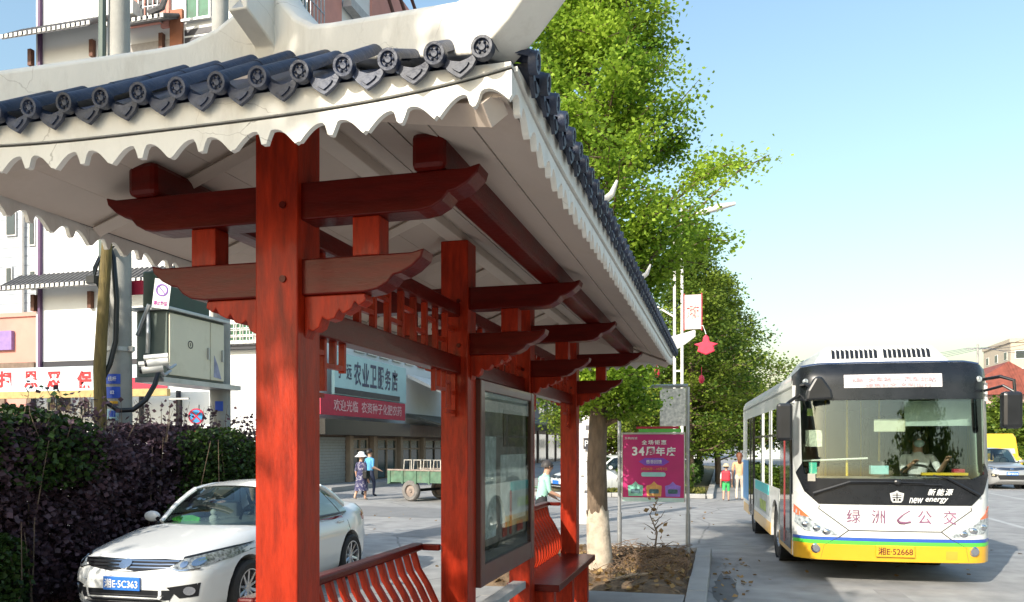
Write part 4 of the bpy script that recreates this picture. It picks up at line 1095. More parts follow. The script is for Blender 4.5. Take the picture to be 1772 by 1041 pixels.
# inside: dashboard, wheel, seats, rails, sun blind
db = bu('dashboard', MB().prism([(.42, .5), (.42, 1.36), (.60, 1.42), (.85, 1.30), (.95, .5)], -1.08, 1.08, 'x'), GREYI, bw=.03)
bu('dash_tray', MB().box(.42, .98, .33, .40, 1.44, 1.475), POLE_Y, db)
bu('dash_box', MB().box(-.18, .05, .5, .62, 1.44, 1.56), mat('tissue_box', (.25, .55, .58), .6), db, bw=.01)
bu('dash_box', MB().box(-.98, -.88, .5, .6, 1.44, 1.60), mat('mint_cup', (.1, .6, .45), .5), db)
bu('dash_box', MB().box(.86, 1.0, .5, .6, 1.43, 1.52), BANR, db, bw=.01)
bu('steering_wheel', MB().tube([(.55+.23*cos(2*pi*k/20), .95+.20*sin(2*pi*k/20)*.6, 1.42+.23*sin(2*pi*k/20)*.6) for k in range(21)], .018, 6, caps=False).tube([(.33, .95, 1.42), (.77, .95, 1.42)], .014, 6).tube([(.55, .95, 1.42), (.55, .9, 1.1)], .03, 6), BLACK)
bu('sun_blind', MB().box(.25, 1.08, .52, .53, 2.10, 2.44), mat('blind_grey_green', (.38, .46, .42), .7))
bu('inner_mirror', MB().box(-.14, .26, .50, .53, 2.02, 2.20), mat('mirror_cream', (.55, .55, .42), .3), bw=.03)
for x in (-.95, -.55, .55, .95):
    for y in (3.1, 3.95, 4.8, 5.6, 7.2):
        if x < 0 and y > 5.5 and y < 7: continue
        st = bu('passenger_seat', MB().box(x-.2, x+.2, y, y+.42, .72, .84).box(x-.03, x+.03, y+.1, y+.3, .42, .72), SEAT, bw=.02)
        bu('backrest', MB().box(x-.2, x+.2, y+.36, y+.46, .84, 1.45), SEAT, st, bw=.03)
st = bu('driver_seat', MB().box(.32, .78, 1.35, 1.80, .80, .95), BLACK, bw=.03)
bu('backrest', MB().box(.32, .78, 1.76, 1.88, .95, 1.60), BLACK, st, bw=.04)
bu('headrest', MB().box(.42, .68, 1.77, 1.86, 1.62, 1.80), BLACK, st, bw=.03)
for (x, y) in ((-.35, 1.2), (.25, 1.9), (-.35, 2.9), (.35, 3.6), (-.35, 5.8)):
    bu('handrail', MB().tube([(x, y, .42), (x, y, 2.6)], .018, 8), POLE_Y)
bu('handrail', MB().tube([(-1.05, .62, 1.62), (-.2, .60, 1.66)], .014, 6), WHITE)
bu('cab_screen', MB().box(.15, .18, 1.3, 2.0, .42, 1.6), GREYI)
bu('fare_box', MB().box(-.45, -.2, .9, 1.15, .42, 1.30), mat('fare_box_grey', (.30, .30, .28), .5, metal=.4), bw=.02)
bu('notice_card', MB().box(-1.02, -.80, .56, .565, 1.82, 2.05), mat('card_cream', (.55, .56, .46), .6, var=.3, scale=25))
bu('notice_card', MB().box(-1.0, -.92, .545, .55, 2.25, 2.35), mat('card_lime', (.45, .60, .12), .6))
# ------------------------------------------------------------------ sedans and other cars (own frame: x across, y back from the nose)
CARW = mat('car_white', (.70, .71, .695), .25, var=.02, scale=1, coat=.7)
def lerp(tab, t):
    if t <= tab[0][0]: return tab[0][1]
    for (a, va), (b, vb) in zip(tab, tab[1:]):
        if t <= b:
            k = (t-a)/(b-a); k = k*k*(3-2*k) if False else k
            return va+(vb-va)*k
    return tab[-1][1]
def smooth_tab(tab, n=60):
    xs = [tab[0][0]+(tab[-1][0]-tab[0][0])*i/n for i in range(n+1)]
    return [(x, sum(lerp(tab, x+d)*w for d, w in ((-.08, .25), (0, .5), (.08, .25)))) for x in xs]
SEDAN = dict(L=4.63, zc=[(0, .60), (.04, .70), (.12, .765), (.30, .82), (.70, .90), (1.15, .985), (1.45, 1.0), (3.6, 1.0), (3.85, 1.08), (4.15, 1.10), (4.45, 1.07), (4.57, .98), (4.63, .80)],
    w=[(0, .40), (.04, .56), (.12, .70), (.28, .80), (.55, .855), (1.0, .885), (2.3, .8875), (3.6, .88), (4.1, .84), (4.4, .76), (4.57, .66), (4.63, .52)],
    wb=(.97, 3.67), wr=.318, roof=1.475, ws=(1.22, 2.02), rear=(3.20, 3.95), belt=.98)
def car_body(P):
    zt, wt = smooth_tab(P['zc']), smooth_tab(P['w']); L = P['L']
    ys = [0, .02, .05, .09, .14, .20, .28, .38, .5]+[.65+.17*i for i in range(int((L-1.3)/.17))]
    ys = [y for y in ys if y < L-.5]+[L-.5, L-.38, L-.28, L-.20, L-.13, L-.08, L-.04, L-.015, L]
    vs, fs = [], []
    for y in ys:
        zc, w = lerp(zt, y), lerp(wt, y); q = min(1, min(y, L-y)/.35); zb = .19+.16*(1-q)**2
        g = .10+.05*q                                  # how far the shoulder drops below the middle line
        half = [(0, zc), (.35*w, zc-.004), (.62*w, zc-.018), (.80*w, zc-.045), (.90*w, zc-g*.75), (.955*w, zc-g*1.25), (.985*w, zc-(zc-zb)*.38), (1.0*w, zc-(zc-zb)*.52), (.992*w, zc-(zc-zb)*.66), (.975*w, zb+.12), (.95*w, zb+.04), (.90*w, zb), (0, zb)]
        vs += [(x, y, z) for x, z in half]+[(-x, y, z) for x, z in reversed(half[1:-1])]
    n = 24
    for i in range(len(ys)-1):
        for k in range(n): fs.append((i*n+k, i*n+(k+1) % n, (i+1)*n+(k+1) % n, (i+1)*n+k))
    fs += [tuple(range(n)), tuple(range(len(ys)*n-1, (len(ys)-1)*n-1, -1))]
    return MB().add(vs, fs)
def cut(o, cutters):
    """boolean-cut an object's mesh and bake the result"""
    for c in cutters:
        co = bpy.data.objects.new('c', c.mesh('c', [])); COL.objects.link(co); co.parent = o.parent; co.location = (0, 0, 0)
        m = o.modifiers.new('b', 'BOOLEAN'); m.operation = 'DIFFERENCE'; m.object = co; m.solver = 'EXACT'
        dg = bpy.context.evaluated_depsgraph_get(); dg.update()
        me = bpy.data.meshes.new_from_object(o.evaluated_get(dg)); o.modifiers.clear(); o.data = me
        bpy.data.objects.remove(co)
    me = o.data
    me.polygons.foreach_set('use_smooth', [True]*len(me.polygons)); me.set_sharp_from_angle(angle=R(38))
def wheel(root, s, y, P, spokes=10):
    r = P['wr']; x = s*.79
    T = M4.Translation((x, y, r)) @ M4.Rotation(s*pi/2, 4, 'Y')
    w = part('wheel', MB().lathe([(r*.66, -.09), (r*.90, -.105), (r*.99, -.08), (r, -.03), (r, .03), (r*.99, .08), (r*.90, .105), (r*.66, .09)], 32, T), RUBBER, root, smooth=40)
    rim = MB().lathe([(r*.60, -.05), (r*.66, .095), (r*.70, .095), (r*.70, -.08), (r*.60, -.06)], 32, T)
    for k in range(spokes):
        a = 2*pi*k/spokes; d = .10 if spokes == 10 else 0
        for e in (-.07, .07) if spokes < 8 else (0,):
            p0 = V((.04*cos(a), .04*sin(a), .05)); p1 = V((r*.64*cos(a+e+.05*(k % 2)), r*.64*sin(a+e+.05*(k % 2)), .075))
            rim.tube([p0, p1], [.022, .016], 5, M=T)
    rim.lathe([(0, .075), (.05, .07), (.065, .05), (.065, .02), (0, .02)], 16, T)
    part('rim', rim, ALLOY, w, smooth=40)
    part('brake_disc', MB().lathe([(0, -.02), (r*.58, -.02), (r*.58, -.03), (0, -.03)], 24, T), BLACK, w)
def grid_between(c00, c10, c01, c11, bu_=0, bv=0, bulge=(0, 0, 0), n=8):
    c = [V(q) for q in (c00, c10, c01, c11)]; b = V(bulge)
    def f(u, v): return (c[0]*(1-u)+c[1]*u)*(1-v)+(c[2]*(1-u)+c[3]*u)*v + b*(4*u*(1-u))
    return MB().grid(f, n, max(2, n//2))
def sheet2(mb, d):
    """give a grid thickness along d"""
    n = len(mb.v); mb.v += [tuple(V(p)+V(d)) for p in mb.v]
    return mb
def make_car(name, label, cat, loc, rotz, P, paint, plate, scale=1.0, detail=True, glass=CARGLASS):
    t = thing(name, label, cat, loc, rotz); t.scale = (scale,)*3
    body = part('body', car_body(P), paint, t)
    body.location = (0, 0, 0); mbv = car_body(P)
    body.data = mbv.mesh('body', paint)
    bvh = bvh_of(car_body(P))
    cuts = []
    for y in P['wb']:
        cuts.append(MB().lathe([(P['wr']+.055, -1.2), (P['wr']+.055, 1.2)], 32, M4.Translation((0, y, P['wr']+.01)) @ M4.Rotation(pi/2, 4, 'Y')))
    z0b = P['belt']-.035
    cut(body, cuts)
    for y in P['wb']:
        for s in (-1, 1):
            wheel(t, s, y, P)
            part('wheel_well', MB().lathe([(.0, .0), (P['wr']+.05, .0), (P['wr']+.05, .06), (P['wr']+.04, .06), (P['wr']+.04, .02), (0, .02)], 24, M4.Translation((s*.50, y, P['wr']+.01)) @ M4.Rotation(s*pi/2, 4, 'Y')), BLACK, t)
    # greenhouse
    b, rf = P['belt'], P['roof']; f0, f1 = P['ws']; r0, r1 = P['rear']
    xs, xr = .79, .585
    def roofz(x, y): 
        u = (y-f1)/(r0-f1); return rf-.055*(2*u-1)**2-.055*(abs(x)/xr)**2.4
    rp = MB().grid(lambda u, v: ((2*u-1)*(xr-.02*(2*v-1)**2), f1+(r0-f1)*v-.05*(1-(2*u-1)**2)*(1-2*v), roofz((2*u-1)*xr, f1+(r0-f1)*v)), 12, 12)
    n = len(rp.v); rp.add([(x*.985, y, z-.03) for x, y, z in rp.v], [tuple(reversed(f)) for f in rp.f])
    part('roof', rp, paint, t, smooth=50)
    zf = roofz(0, f1); zr = roofz(0, r0); ze = roofz(xr, f1); zre = roofz(xr, r0)
    def ws(u, v):
        s = 2*u-1; x = s*(xs-.10+(xr-xs+.09)*v); y = (f0+.30*s*s)*(1-v)+(f1-.05*(1-s*s)+.02)*v; z = (b+.012-.01*s*s)*(1-v)+(zf-.004-(zf-ze)*abs(s)**2.4)*v
        return (x, y, z+.035*sin(pi*v))
    part('windscreen', MB().grid(ws, 12, 8), glass, t, smooth=60)
    def rw(u, v):
        s = 2*u-1; x = s*(xs-.12+(xr-xs+.11)*v); y = (r1-.22*s*s)*(1-v)+(r0+.03)*v; z = (b+.075)*(1-v)+(zr-.004-(zr-zre)*abs(s)**2.4)*v
        return (x, y, z+.03*sin(pi*v))
    part('rear_window', MB().grid(rw, 12, 6), glass, t, smooth=60)
    yA = [f0+.30+.12, 2.02+(P['L']-4.63)*.4, r1-.30]
    def side(s, ya, yb, va=0.0):
        def tp(y):
            k = (y-(f0+.30))/(r1-.22-(f0+.30)); return f1+.02+(r0-f1)*k
        def f(u, v):
            y0 = ya+(yb-ya)*u; y1 = tp(y0); x = xs-.005+(xr-xs)*v**1.2
            return (s*x, y0*(1-v)+y1*v, (b-.008)*(1-v)+(roofz(xr, y1)-.008)*v)
        return MB().grid(f, 6, 5)
    ymid = (f0+r1)/2-.02
    for s in (-1, 1):
        part('side_window', side(s, f0+.42, ymid-.04), glass, t, smooth=60)
        part('side_window', side(s, ymid+.04, r1-.52), glass, t, smooth=60)
        part('side_window', side(s, r1-.48, r1-.26), glass, t, smooth=60)
        part('pillar', side(s, ymid-.04, ymid+.04), BLACK, t)
        part('pillar', side(s, r1-.52, r1-.48), BLACK, t)
        pa = [ws((s+1)/2, v) for v in (0, .25, .5, .75, 1)]
        part('pillar', MB().tube([(x+s*.012, y+.02, z) for x, y, z in pa], .035, 6), paint, t, smooth=60)
        pc = [rw((s+1)/2, v) for v in (0, .25, .5, .75, 1)]
        part('pillar', MB().tube([(x+s*.015, y-.03, z-.005) for x, y, z in pc], [.06, .05, .045, .04, .035], 6), paint, t, smooth=60)
        part('roof_rail', MB().tube([(s*(xr+.006), f1+(r0-f1)*k/6, roofz(xr, f1+(r0-f1)*k/6)-.008) for k in range(7)], .022, 6), paint, t, smooth=60)
        part('belt_trim', MB().tube([(s*(xs+.02-.05*(k == 0)-.06*(k == 8)), f0+.30+(r1-.24-f0-.30)*k/8, b-.012) for k in range(9)], .016, 5), BLACK, t)
        mi = part('mirror', MB().ball((s*.98, f0+.50, b+.05), (.115, .05, .07), 20, 14), paint, t, smooth=80)
        part('mirror_stalk', MB().tube([(s*.84, f0+.48, b+.01), (s*.93, f0+.50, b+.04)], .03, 6), BLACK, mi)
        for yy in ((f0+ymid)/2+.62, (ymid+r1)/2+.12):
            h = bvh.ray_cast(V((s*3, yy, b-.13)), V((-s, 0, 0)))
            if h[0]: part('door_handle', MB().cbox((h[0].x+s*.02, yy, b-.13), (.035, .17, .03)), paint if detail else BLACK, t, bw=.01)
        for y in (f0+.62, ymid, r1-.35):
            m = MB(); pts = []
            for k in range(7):
                z = b-.05-k*.095; h = bvh.ray_cast(V((s*3, y+.02*k*(1 if y > 3 else 0), z)), V((-s, 0, 0)))
                if h[0]: pts.append(h[0]+V((s*.0005, 0, 0)))
            part('door_gap', m.tube(pts, .004, 4), BLACK, t)
    # cabin inside
    part('cabin_floor', MB().box(-.70, .70, f0+.35, r1-.1, P['belt']-.03, P['belt']-.02), BLACK, t)
    for x in (-.36, .36):
        s_ = part('seat', MB().box(x-.24, x+.24, f0+1.05, f0+1.20, b-.02, b+.20), GREYI, t, bw=.04)
        part('headrest', MB().box(x-.13, x+.13, f0+1.10, f0+1.19, b+.22, b+.36), GREYI, s_, bw=.03)
    part('steering_wheel', MB().tube([(.36+.18*cos(2*pi*k/16), f0+.66+.05*sin(2*pi*k/16), b+.04+.17*sin(2*pi*k/16)) for k in range(17)], .016, 6, caps=False), BLACK, t)
    # lamps, grille, plate
    def dr(name, poly, m, parent=None, axis='y', off=.004, th=.008, cell=.06, sign=-1, st=6.0, label=None):
        return part(name, drape(poly, axis, bvh, off, cell, th, st, sign), m, parent or t, smooth=50, label=label)
    k = P.get('zk', 1.0); zz = P.get('dz', 0.0)
    def zp(pts): return [(x, z*k+zz) for x, z in pts]
    dr('grille', zp([(-.60, .73), (-.46, .655), (-.15, .625), (.15, .625), (.46, .655), (.60, .73), (.40, .745), (0, .735), (-.40, .745)]), BLACK, off=.004)
    for z in (.655, .685, .715):
        dr('grille_bar', zp([(-.50-(z-.655), z), (.50+(z-.655), z), (.50+(z-.655), z+.012), (-.50-(z-.655), z+.012)]), CHROME, off=.012, th=.014, cell=.08)
    dr('badge', zp([(.07*cos(2*pi*i/14), .685+.045*sin(2*pi*i/14)) for i in range(14)]), CHROME, off=.022, th=.02, cell=.03)
    for s in (-1, 1):
        dr('headlamp', zp([(s*.52, .665), (s*.58, .735), (s*.80, .80), (s*.862, .84), (s*.866, .79), (s*.83, .70), (s*.72, .645), (s*.58, .64)]), mat('headlamp_cluster', (.20, .22, .23), .12, var=.8, scale=28, coat=.8), off=.006, cell=.04)
        dr('headlamp_trim', zp([(s*.58, .742), (s*.80, .805), (s*.857, .836), (s*.856, .848), (s*.79, .818), (s*.57, .757)]), BLACK, off=.009, cell=.04)
        dr('chrome_strip', zp([(s*.50, .650), (s*.58, .628), (s*.73, .633), (s*.735, .645), (s*.58, .641), (s*.505, .662)]), CHROME, off=.012, th=.012, cell=.05)
        for (px, pz, pr) in ((.70, .705, .038), (.61, .69, .030)): dr('projector', zp([(s*px+pr*cos(2*pi*i/12), pz+pr*sin(2*pi*i/12)) for i in range(12)]), CHROME, off=.011, th=.01, cell=.04)
        dr('fog_recess', zp([(s*.50, .47), (s*.76, .50), (s*.74, .36), (s*.60, .35)]), BLACK, off=.004, cell=.04)
        dr('fog_lamp', zp([(s*.68+.045*cos(2*pi*i/12), .425+.045*sin(2*pi*i/12)) for i in range(12)]), CHROME, off=.012, th=.012, cell=.04)
        dr('tail_lamp', zp([(s*.42, .92), (s*.44, .82), (s*.78, .80), (s*.80, .93)]), mat('tail_red', (.35, .01, .015), .15, coat=.6), off=.006, sign=1, st=8.0)
        h = bvh.ray_cast(V((s*3, P['L']-.25, .88*k+zz)), V((-s, 0, 0)))
        dr('tail_lamp', [(P['L']-.42, .93*k+zz), (P['L']-.16, .94*k+zz), (P['L']-.14, .80*k+zz), (P['L']-.22, .80*k+zz)], mat('tail_red', (.35, .01, .015), .15, coat=.6), axis='x', sign=s, st=3, off=.006)
    dr('lower_grille', zp([(-.58, .44), (.58, .44), (.47, .25), (-.47, .25)]), BLACK, off=.004)
    for z in (.30, .34, .38): dr('grille_bar', zp([(-.47, z), (.47, z), (.47, z+.008), (-.47, z+.008)]), mat('grille_grey', (.06, .06, .065), .4), off=.010, cell=.1)
    h = bvh.ray_cast(V((0, -6, .50*k+zz)), V((0, 1, 0)))
    yp = h[0].y-.018
    plt = part('number_plate', MB().box(-.22, .22, yp-.008, yp+.008, .43*k+zz, .57*k+zz), mat('plate_blue', (.03, .16, .55), .4, var=.04), t, bw=.005)
    if plate: text(plate, .1, WHT, t, M4.Translation((0, yp-.0125, .50*k+zz)), bold=.012, fit=(.40, .095), name='plate_text')
    dr('bonnet_gap', [(x, .10+.09*abs(x/.7)**2+.004) for x in (-.7, -.45, -.2, 0, .2, .45, .7)]+[(x, .108+.09*abs(x/.7)**2+.004) for x in (.7, .45, .2, 0, -.2, -.45, -.7)], BLACK, axis='z', off=.0015, th=.004)
    return t, bvh
sed, _ = make_car('white_sedan', 'white sedan with blue number plate parked between the hedge and the shelter', 'car', (-5.73, 6.64, -.15), R(1.3), SEDAN, CARW, '湘E·5C363', .951)
part('sun_shade', MB().prism([(-.60, .985), (-.24, .985), (-.22, 1.03), (-.33, 1.065), (-.52, 1.05), (-.62, 1.02)], 1.62, 1.64, 'y'), mat('lime_card', (.12, .55, .08), .6, var=.4, scale=9), sed)
part('dash_doll', MB().ball((-.08, 1.70, 1.02), (.06, .05, .05)).ball((-.08, 1.70, 1.10), (.04, .04, .04)), WHITE, sed, smooth=80)
# the other cars in view
SUVP = dict(L=4.4, zc=[(0, .74), (.04, .86), (.12, .93), (.30, .99), (.70, 1.05), (1.05, 1.10), (1.4, 1.12), (3.9, 1.12), (4.2, 1.12), (4.36, 1.0), (4.4, .8)],
    w=[(0, .50), (.04, .64), (.12, .76), (.28, .83), (.55, .86), (1.0, .88), (2.3, .89), (3.6, .88), (4.1, .86), (4.3, .80), (4.4, .70)],
    wb=(.85, 3.45), wr=.35, roof=1.74, ws=(1.12, 1.85), rear=(3.75, 4.25), belt=1.10, zk=1.0, dz=.16)
p = at(1752, 845, 33.0)
make_car('silver_suv', 'silver SUV with blue plate waiting behind the bus at the right edge', 'car', (p.x, p.y, -.15), R(4), SUVP, mat('car_silver', (.42, .42, .41), .3, metal=.5, var=.03, coat=.6), '湘E·8A216', 1.0)
p = at(962, 860, 29.0)
make_car('white_sedan', 'white sedan parked far back by the shops, half hidden by the man in mint', 'car', (p.x, p.y, -.15), R(-50), SEDAN, CARW, '', 1.0)
# yellow minibus far behind
YEL = mat('minibus_yellow', (.72, .42, .02), .35, var=.05, coat=.4)
p = at(1738, 800, 46.0)
mv = thing('yellow_minibus', 'yellow minibus behind the silver SUV', 'minibus', (p.x, p.y, -.15), R(3))
part('body', MB().prism([(0, .35), (0, 1.05), (.55, 1.25), (.95, 2.30), (1.3, 2.52), (5.6, 2.52), (5.8, 2.3), (5.85, .4)], -.98, .98, 'x'), YEL, mv, bw=.09)
part('windscreen', MB().add([(-.80, .59, 1.36), (.80, .59, 1.36), (.74, .90, 2.16), (-.74, .90, 2.16), (-.80, .63, 1.36), (.80, .63, 1.36), (.74, .94, 2.16), (-.74, .94, 2.16)], [(0, 1, 2, 3), (7, 6, 5, 4), (0, 4, 5, 1), (1, 5, 6, 2), (2, 6, 7, 3), (3, 7, 4, 0)]), mat('pale_screen_glass', (.30, .34, .36), .08, var=.4, scale=2, spec=.8), mv)
for s in (-1, 1):
    for k in range(3): part('side_window', MB().box(min(s*.981, s*.99), max(s*.981, s*.99), 1.2+k*1.45, 2.45+k*1.45, 1.4, 2.15), WINGLASS, mv)
    for y in (.95, 4.7): part('wheel', MB().lathe([(.0, -.1), (.30, -.1), (.34, -.05), (.34, .05), (.30, .1), (0, .1)], 20, M4.Translation((s*.90, y, .34)) @ M4.Rotation(pi/2, 4, 'Y')), RUBBER, mv)
    part('headlamp', MB().cbox((s*.7, -.01, .85), (.28, .05, .18)), LENS, mv, bw=.03)
part('bumper', MB().box(-.95, .95, -.10, .06, .32, .58), BLACK, mv, bw=.04)
part('grille', MB().box(-.45, .45, -.02, .02, .78, .92), BLACK, mv)
# ------------------------------------------------------------------ poles, cabinet, signs on the left
POLEC = mat('pole_concrete', (.36, .355, .33), .85, var=.12, scale=4, bump=.25, bscale=60, dirt=(.20, .20, .19), dscale=1.5, damt=.5)
BARK = mat('grey_brown_bark', (.17, .12, .08), .9, var=.35, scale=9, bump=.9, bscale=22, stretch=(2, 2, .6))
LIME = mat('whitewash', (.52, .44, .34), .85, var=.25, scale=8, bump=.5, bscale=30, dirt=(.26, .19, .12), dscale=5, damt=.9)
SIGNB = mat('sign_blue', (.02, .08, .50), .45, var=.05)
CABG = mat('cabinet_grey_green', (.12, .15, .13), .55, metal=.2, var=.15, scale=3, dirt=(.06, .07, .06), damt=.5)
CABD = mat('cabinet_beige', (.76, .70, .54), .5, var=.06, scale=1.5, dirt=(.44, .36, .22), dscale=1.2, damt=.5)
px_, py_ = -8.30, 9.55
up = thing('utility_pole', 'thick concrete utility pole with black cable loops, blue plates and clamps', 'utility pole', (px_, py_, -.15))
part('pole', MB().tube([(px_, py_, -.15), (px_, py_, 3), (px_, py_, 11)], [.185, .165, .125], 24), POLEC, up, world=True, smooth=50)
for z in (3.05, 4.55, 6.3): part('clamp', MB().lathe([(.160, -.03), (.185, -.03), (.185, .03), (.160, .03)], 20, M4.Translation((px_, py_, z))).cbox((px_+.2, py_-.02, z), (.12, .05, .07)), STEEL, up, world=True)
part('conduit', MB().tube([(px_-.10, py_-.20, 3.4), (px_-.12, py_-.20, 6), (px_-.10, py_-.19, 10.9)], .05, 8), CABG, up, world=True)
def plate_on_pole(z, w, h, m, name='plate'):
    return part(name, MB().grid(lambda u, v: (px_+.178*sin(.15+(u-.5)*w/.17), py_-.180*cos(.15+(u-.5)*w/.17), z+h*(v-.5)), 6, 1), m, up, world=True)
for z, h, m in ((2.43, .16, SIGNB), (2.62, .14, SIGNB)):
    plate_on_pole(z, .22, h, m)
    text('02' if h > .15 else '线杆', .07, WHT, up, M4.Translation((.05, -.196, z+.15)), name='plate_text')
plate_on_pole(2.12, .18, .16, mat('plate_pale_blue', (.35, .55, .62), .5)); plate_on_pole(2.13, .10, .09, SIGNB)
plate_on_pole(2.29, .16, .035, mat('plate_yellow', (.72, .38, .02), .4))
a = at(250, 650, 11.3)
part('cable', MB().tube([at(x, y, d) for x, y, d in ((186, 420, 11.1), (196, 445, 11.05), (202, 520, 11.05), (200, 590, 11.05), (190, 630, 11.0), (178, 655, 10.95), (174, 675, 10.95), (182, 695, 10.95), (205, 710, 11.0), (230, 709, 11.1), (252, 692, 11.2), (268, 665, 11.35), (274, 645, 11.45))], .036, 8), BLACK, up, world=True, smooth=60)
for k in range(3):
    part('cable', MB().tube([at(x, y, 11.1+.03*k) for x, y in ((200-4*k, 425+3*k), (184-6*k, 432+5*k), (170-4*k, 455+4*k), (163, 480), (172+4*k, 500), (180, 545+12*k))], .012, 6), BLACK, up, world=True, smooth=60)
part('cable_clip', MB().cbox(at(160, 484, 11.1), (.14, .1, .12)), BLACK, up, world=True, bw=.01)
wp = at(174, 700, 10.9)
wpo = thing('wooden_post', 'slim brown wooden post leaning beside the utility pole', 'post', (wp.x, wp.y, -.15))
part('post', MB().tube([(wp.x, wp.y, -.15), (wp.x, wp.y, 2.2), at(172, 640, 10.9), at(178, 540, 10.9), at(184, 440, 10.9), at(187, 400, 10.9)], [.085, .082, .08, .075, .07, .065], 10), mat('old_wood', (.15, .11, .035), .85, var=.35, scale=8, bump=.7, bscale=25, stretch=(3, 3, .5)), wpo, world=True, smooth=60)
# second pole carries the far end of the cabinet
p2 = (-8.05, 11.55)
up2 = thing('utility_pole', 'second concrete pole with stickers at the far end of the grey cabinet', 'utility pole', (*p2, -.15))
part('pole', MB().tube([(*p2, -.15), (*p2, 3), (*p2, 11)], [.18, .16, .12], 20), POLEC, up2, world=True, smooth=50)
for z, c, w in ((2.25, SIGNB, .12), (1.7, WHT, .2), (1.95, mat('sticker_grey', (.35, .33, .28), .5), .16), (1.45, WHT, .16)):
    part('sticker', MB().grid(lambda u, v: (p2[0]+.178*sin(.5+(u-.5)*w/.17), p2[1]-.178*cos(.5+(u-.5)*w/.17), z+.16*v), 5, 1), c, up2, world=True)
cb = thing('electric_cabinet', 'grey steel electric cabinet with beige doors hung between two poles', 'cabinet', (-8.0, 10.5, 2.62))
part('case', MB().box(-8.28, -7.76, 9.87, 11.22, 2.68, 3.64), CABG, cb, world=True, bw=.01)
part('roof', MB().box(-8.34, -7.68, 9.80, 11.28, 3.642, 3.69), STEEL, cb, world=True, bw=.008)
for a, b in ((9.90, 10.84), (10.86, 11.20)):
    d = part('door', MB().box(-7.758, -7.735, a, b, 2.71, 3.61), CABD, cb, world=True, bw=.008)
    part('handle', MB().box(-7.734, -7.70, b-.08, b-.05, 3.02, 3.2), STEEL, d, world=True)
part('mark', MB().lathe([(.045, 0), (.06, 0), (.06, .004), (.045, .004)], 16, M4.Translation((-7.734, 10.36, 3.2)) @ M4.Rotation(pi/2, 4, 'Y')).cbox((-7.733, 10.36, 3.2), (.004, .015, .05)), INK, cb, world=True)
part('torn_notice', MB().prism([(10.93, 2.76), (11.12, 2.74), (11.03, 2.95), (10.94, 3.10)], -7.733, -7.728, 'x'), mat('torn_paper', (.35, .36, .50), .7, var=.3), cb, world=True)
part('bracket_rail', MB().box(-8.25, -7.76, 9.8, 11.7, 2.60, 2.675), STEEL, cb, world=True)
for y in (9.98, 10.12): part('conduit', MB().tube([(-8.05, y-.15, 3.62), (-8.0+.1*(y-10), y-.2, 3.3), (-8.03, y-.18, 3.02)], .03, 8), STEEL, cb, world=True)
part('strut', MB().tube([(-8.22, 9.82, 3.28), (-8.0, 9.80, 3.72)], .035, 6), STEEL, cb, world=True)
part('transformer', MB().box(-8.25, -7.85, 9.95, 11.0, 3.70, 4.25), mat('dark_green_steel', (.02, .05, .03), .5, var=.3), cb, world=True, bw=.03)
part('red_board', MB().box(-8.32, -8.06, 9.72, 9.75, 3.86, 4.06), BANR, cb, world=True)
# prohibition card
pc = at(277, 508, 11.0)
pcs = thing('warning_card', 'white card with a purple prohibition ring hanging over the grey cabinet', 'sign', (pc.x, pc.y, pc.z-.2))
M = M4.Rotation(R(8), 4, 'Y') @ M4.Rotation(R(14), 4, 'Z')
part('card', MB().box(-.115, .115, -.004, .004, 0, .40, M), WHT, pcs)
part('ring', MB().lathe([(.066, -.003), (.085, -.003), (.085, .003), (.066, .003)], 24, M @ M4.Translation((0, -.008, .25)) @ M4.Rotation(pi/2, 4, 'X')).box(-.07, .07, -.010, -.005, .243, .257, M @ M4.Translation((0, 0, 0)) @ M4.Translation((0, 0, .25)) @ M4.Rotation(R(45), 4, 'Y') @ M4.Translation((0, 0, -.25))), mat('ring_purple', (.18, .06, .35), .5), pcs)
text('禁止攀登', .06, mat('magenta_ink', (.45, .04, .30), .5), pcs, M @ M4.Translation((0, -.007, .07)), bold=.02, fit=(.19, .06))
part('hanger', MB().tube([(0, .0, .40), (-.03, .4, .55)], .006, 5), STEEL, pcs)
# two surveillance cameras on the cabinet rail
for k, (x, y, lab) in enumerate(((277, 626, 'upper white surveillance camera under the grey cabinet'), (268, 637, 'lower white surveillance camera under the grey cabinet'))):
    c = at(x, y, 10.95)
    t = thing('security_camera', lab, 'camera', c, R(25), 'surveillance cameras under the cabinet')
    part('housing', MB().tube([(-.16, -.03, -.03), (.10, .02, .02)], [.055, .06], 12), WHITE, t, smooth=40)
    part('lens', MB().tube([(-.19, -.036, -.036), (-.161, -.03, -.03)], [.045, .05], 12), BLACK, t, smooth=40)
    part('sun_hood', MB().tube([(-.20, -.03, .035), (.10, .02, .075)], [.05, .055], 4), WHITE, t)
    part('arm', MB().tube([(.05, .02, -.02), (.10, .10, -.08), (.12, .35, .0)], .022, 6), STEEL, t)
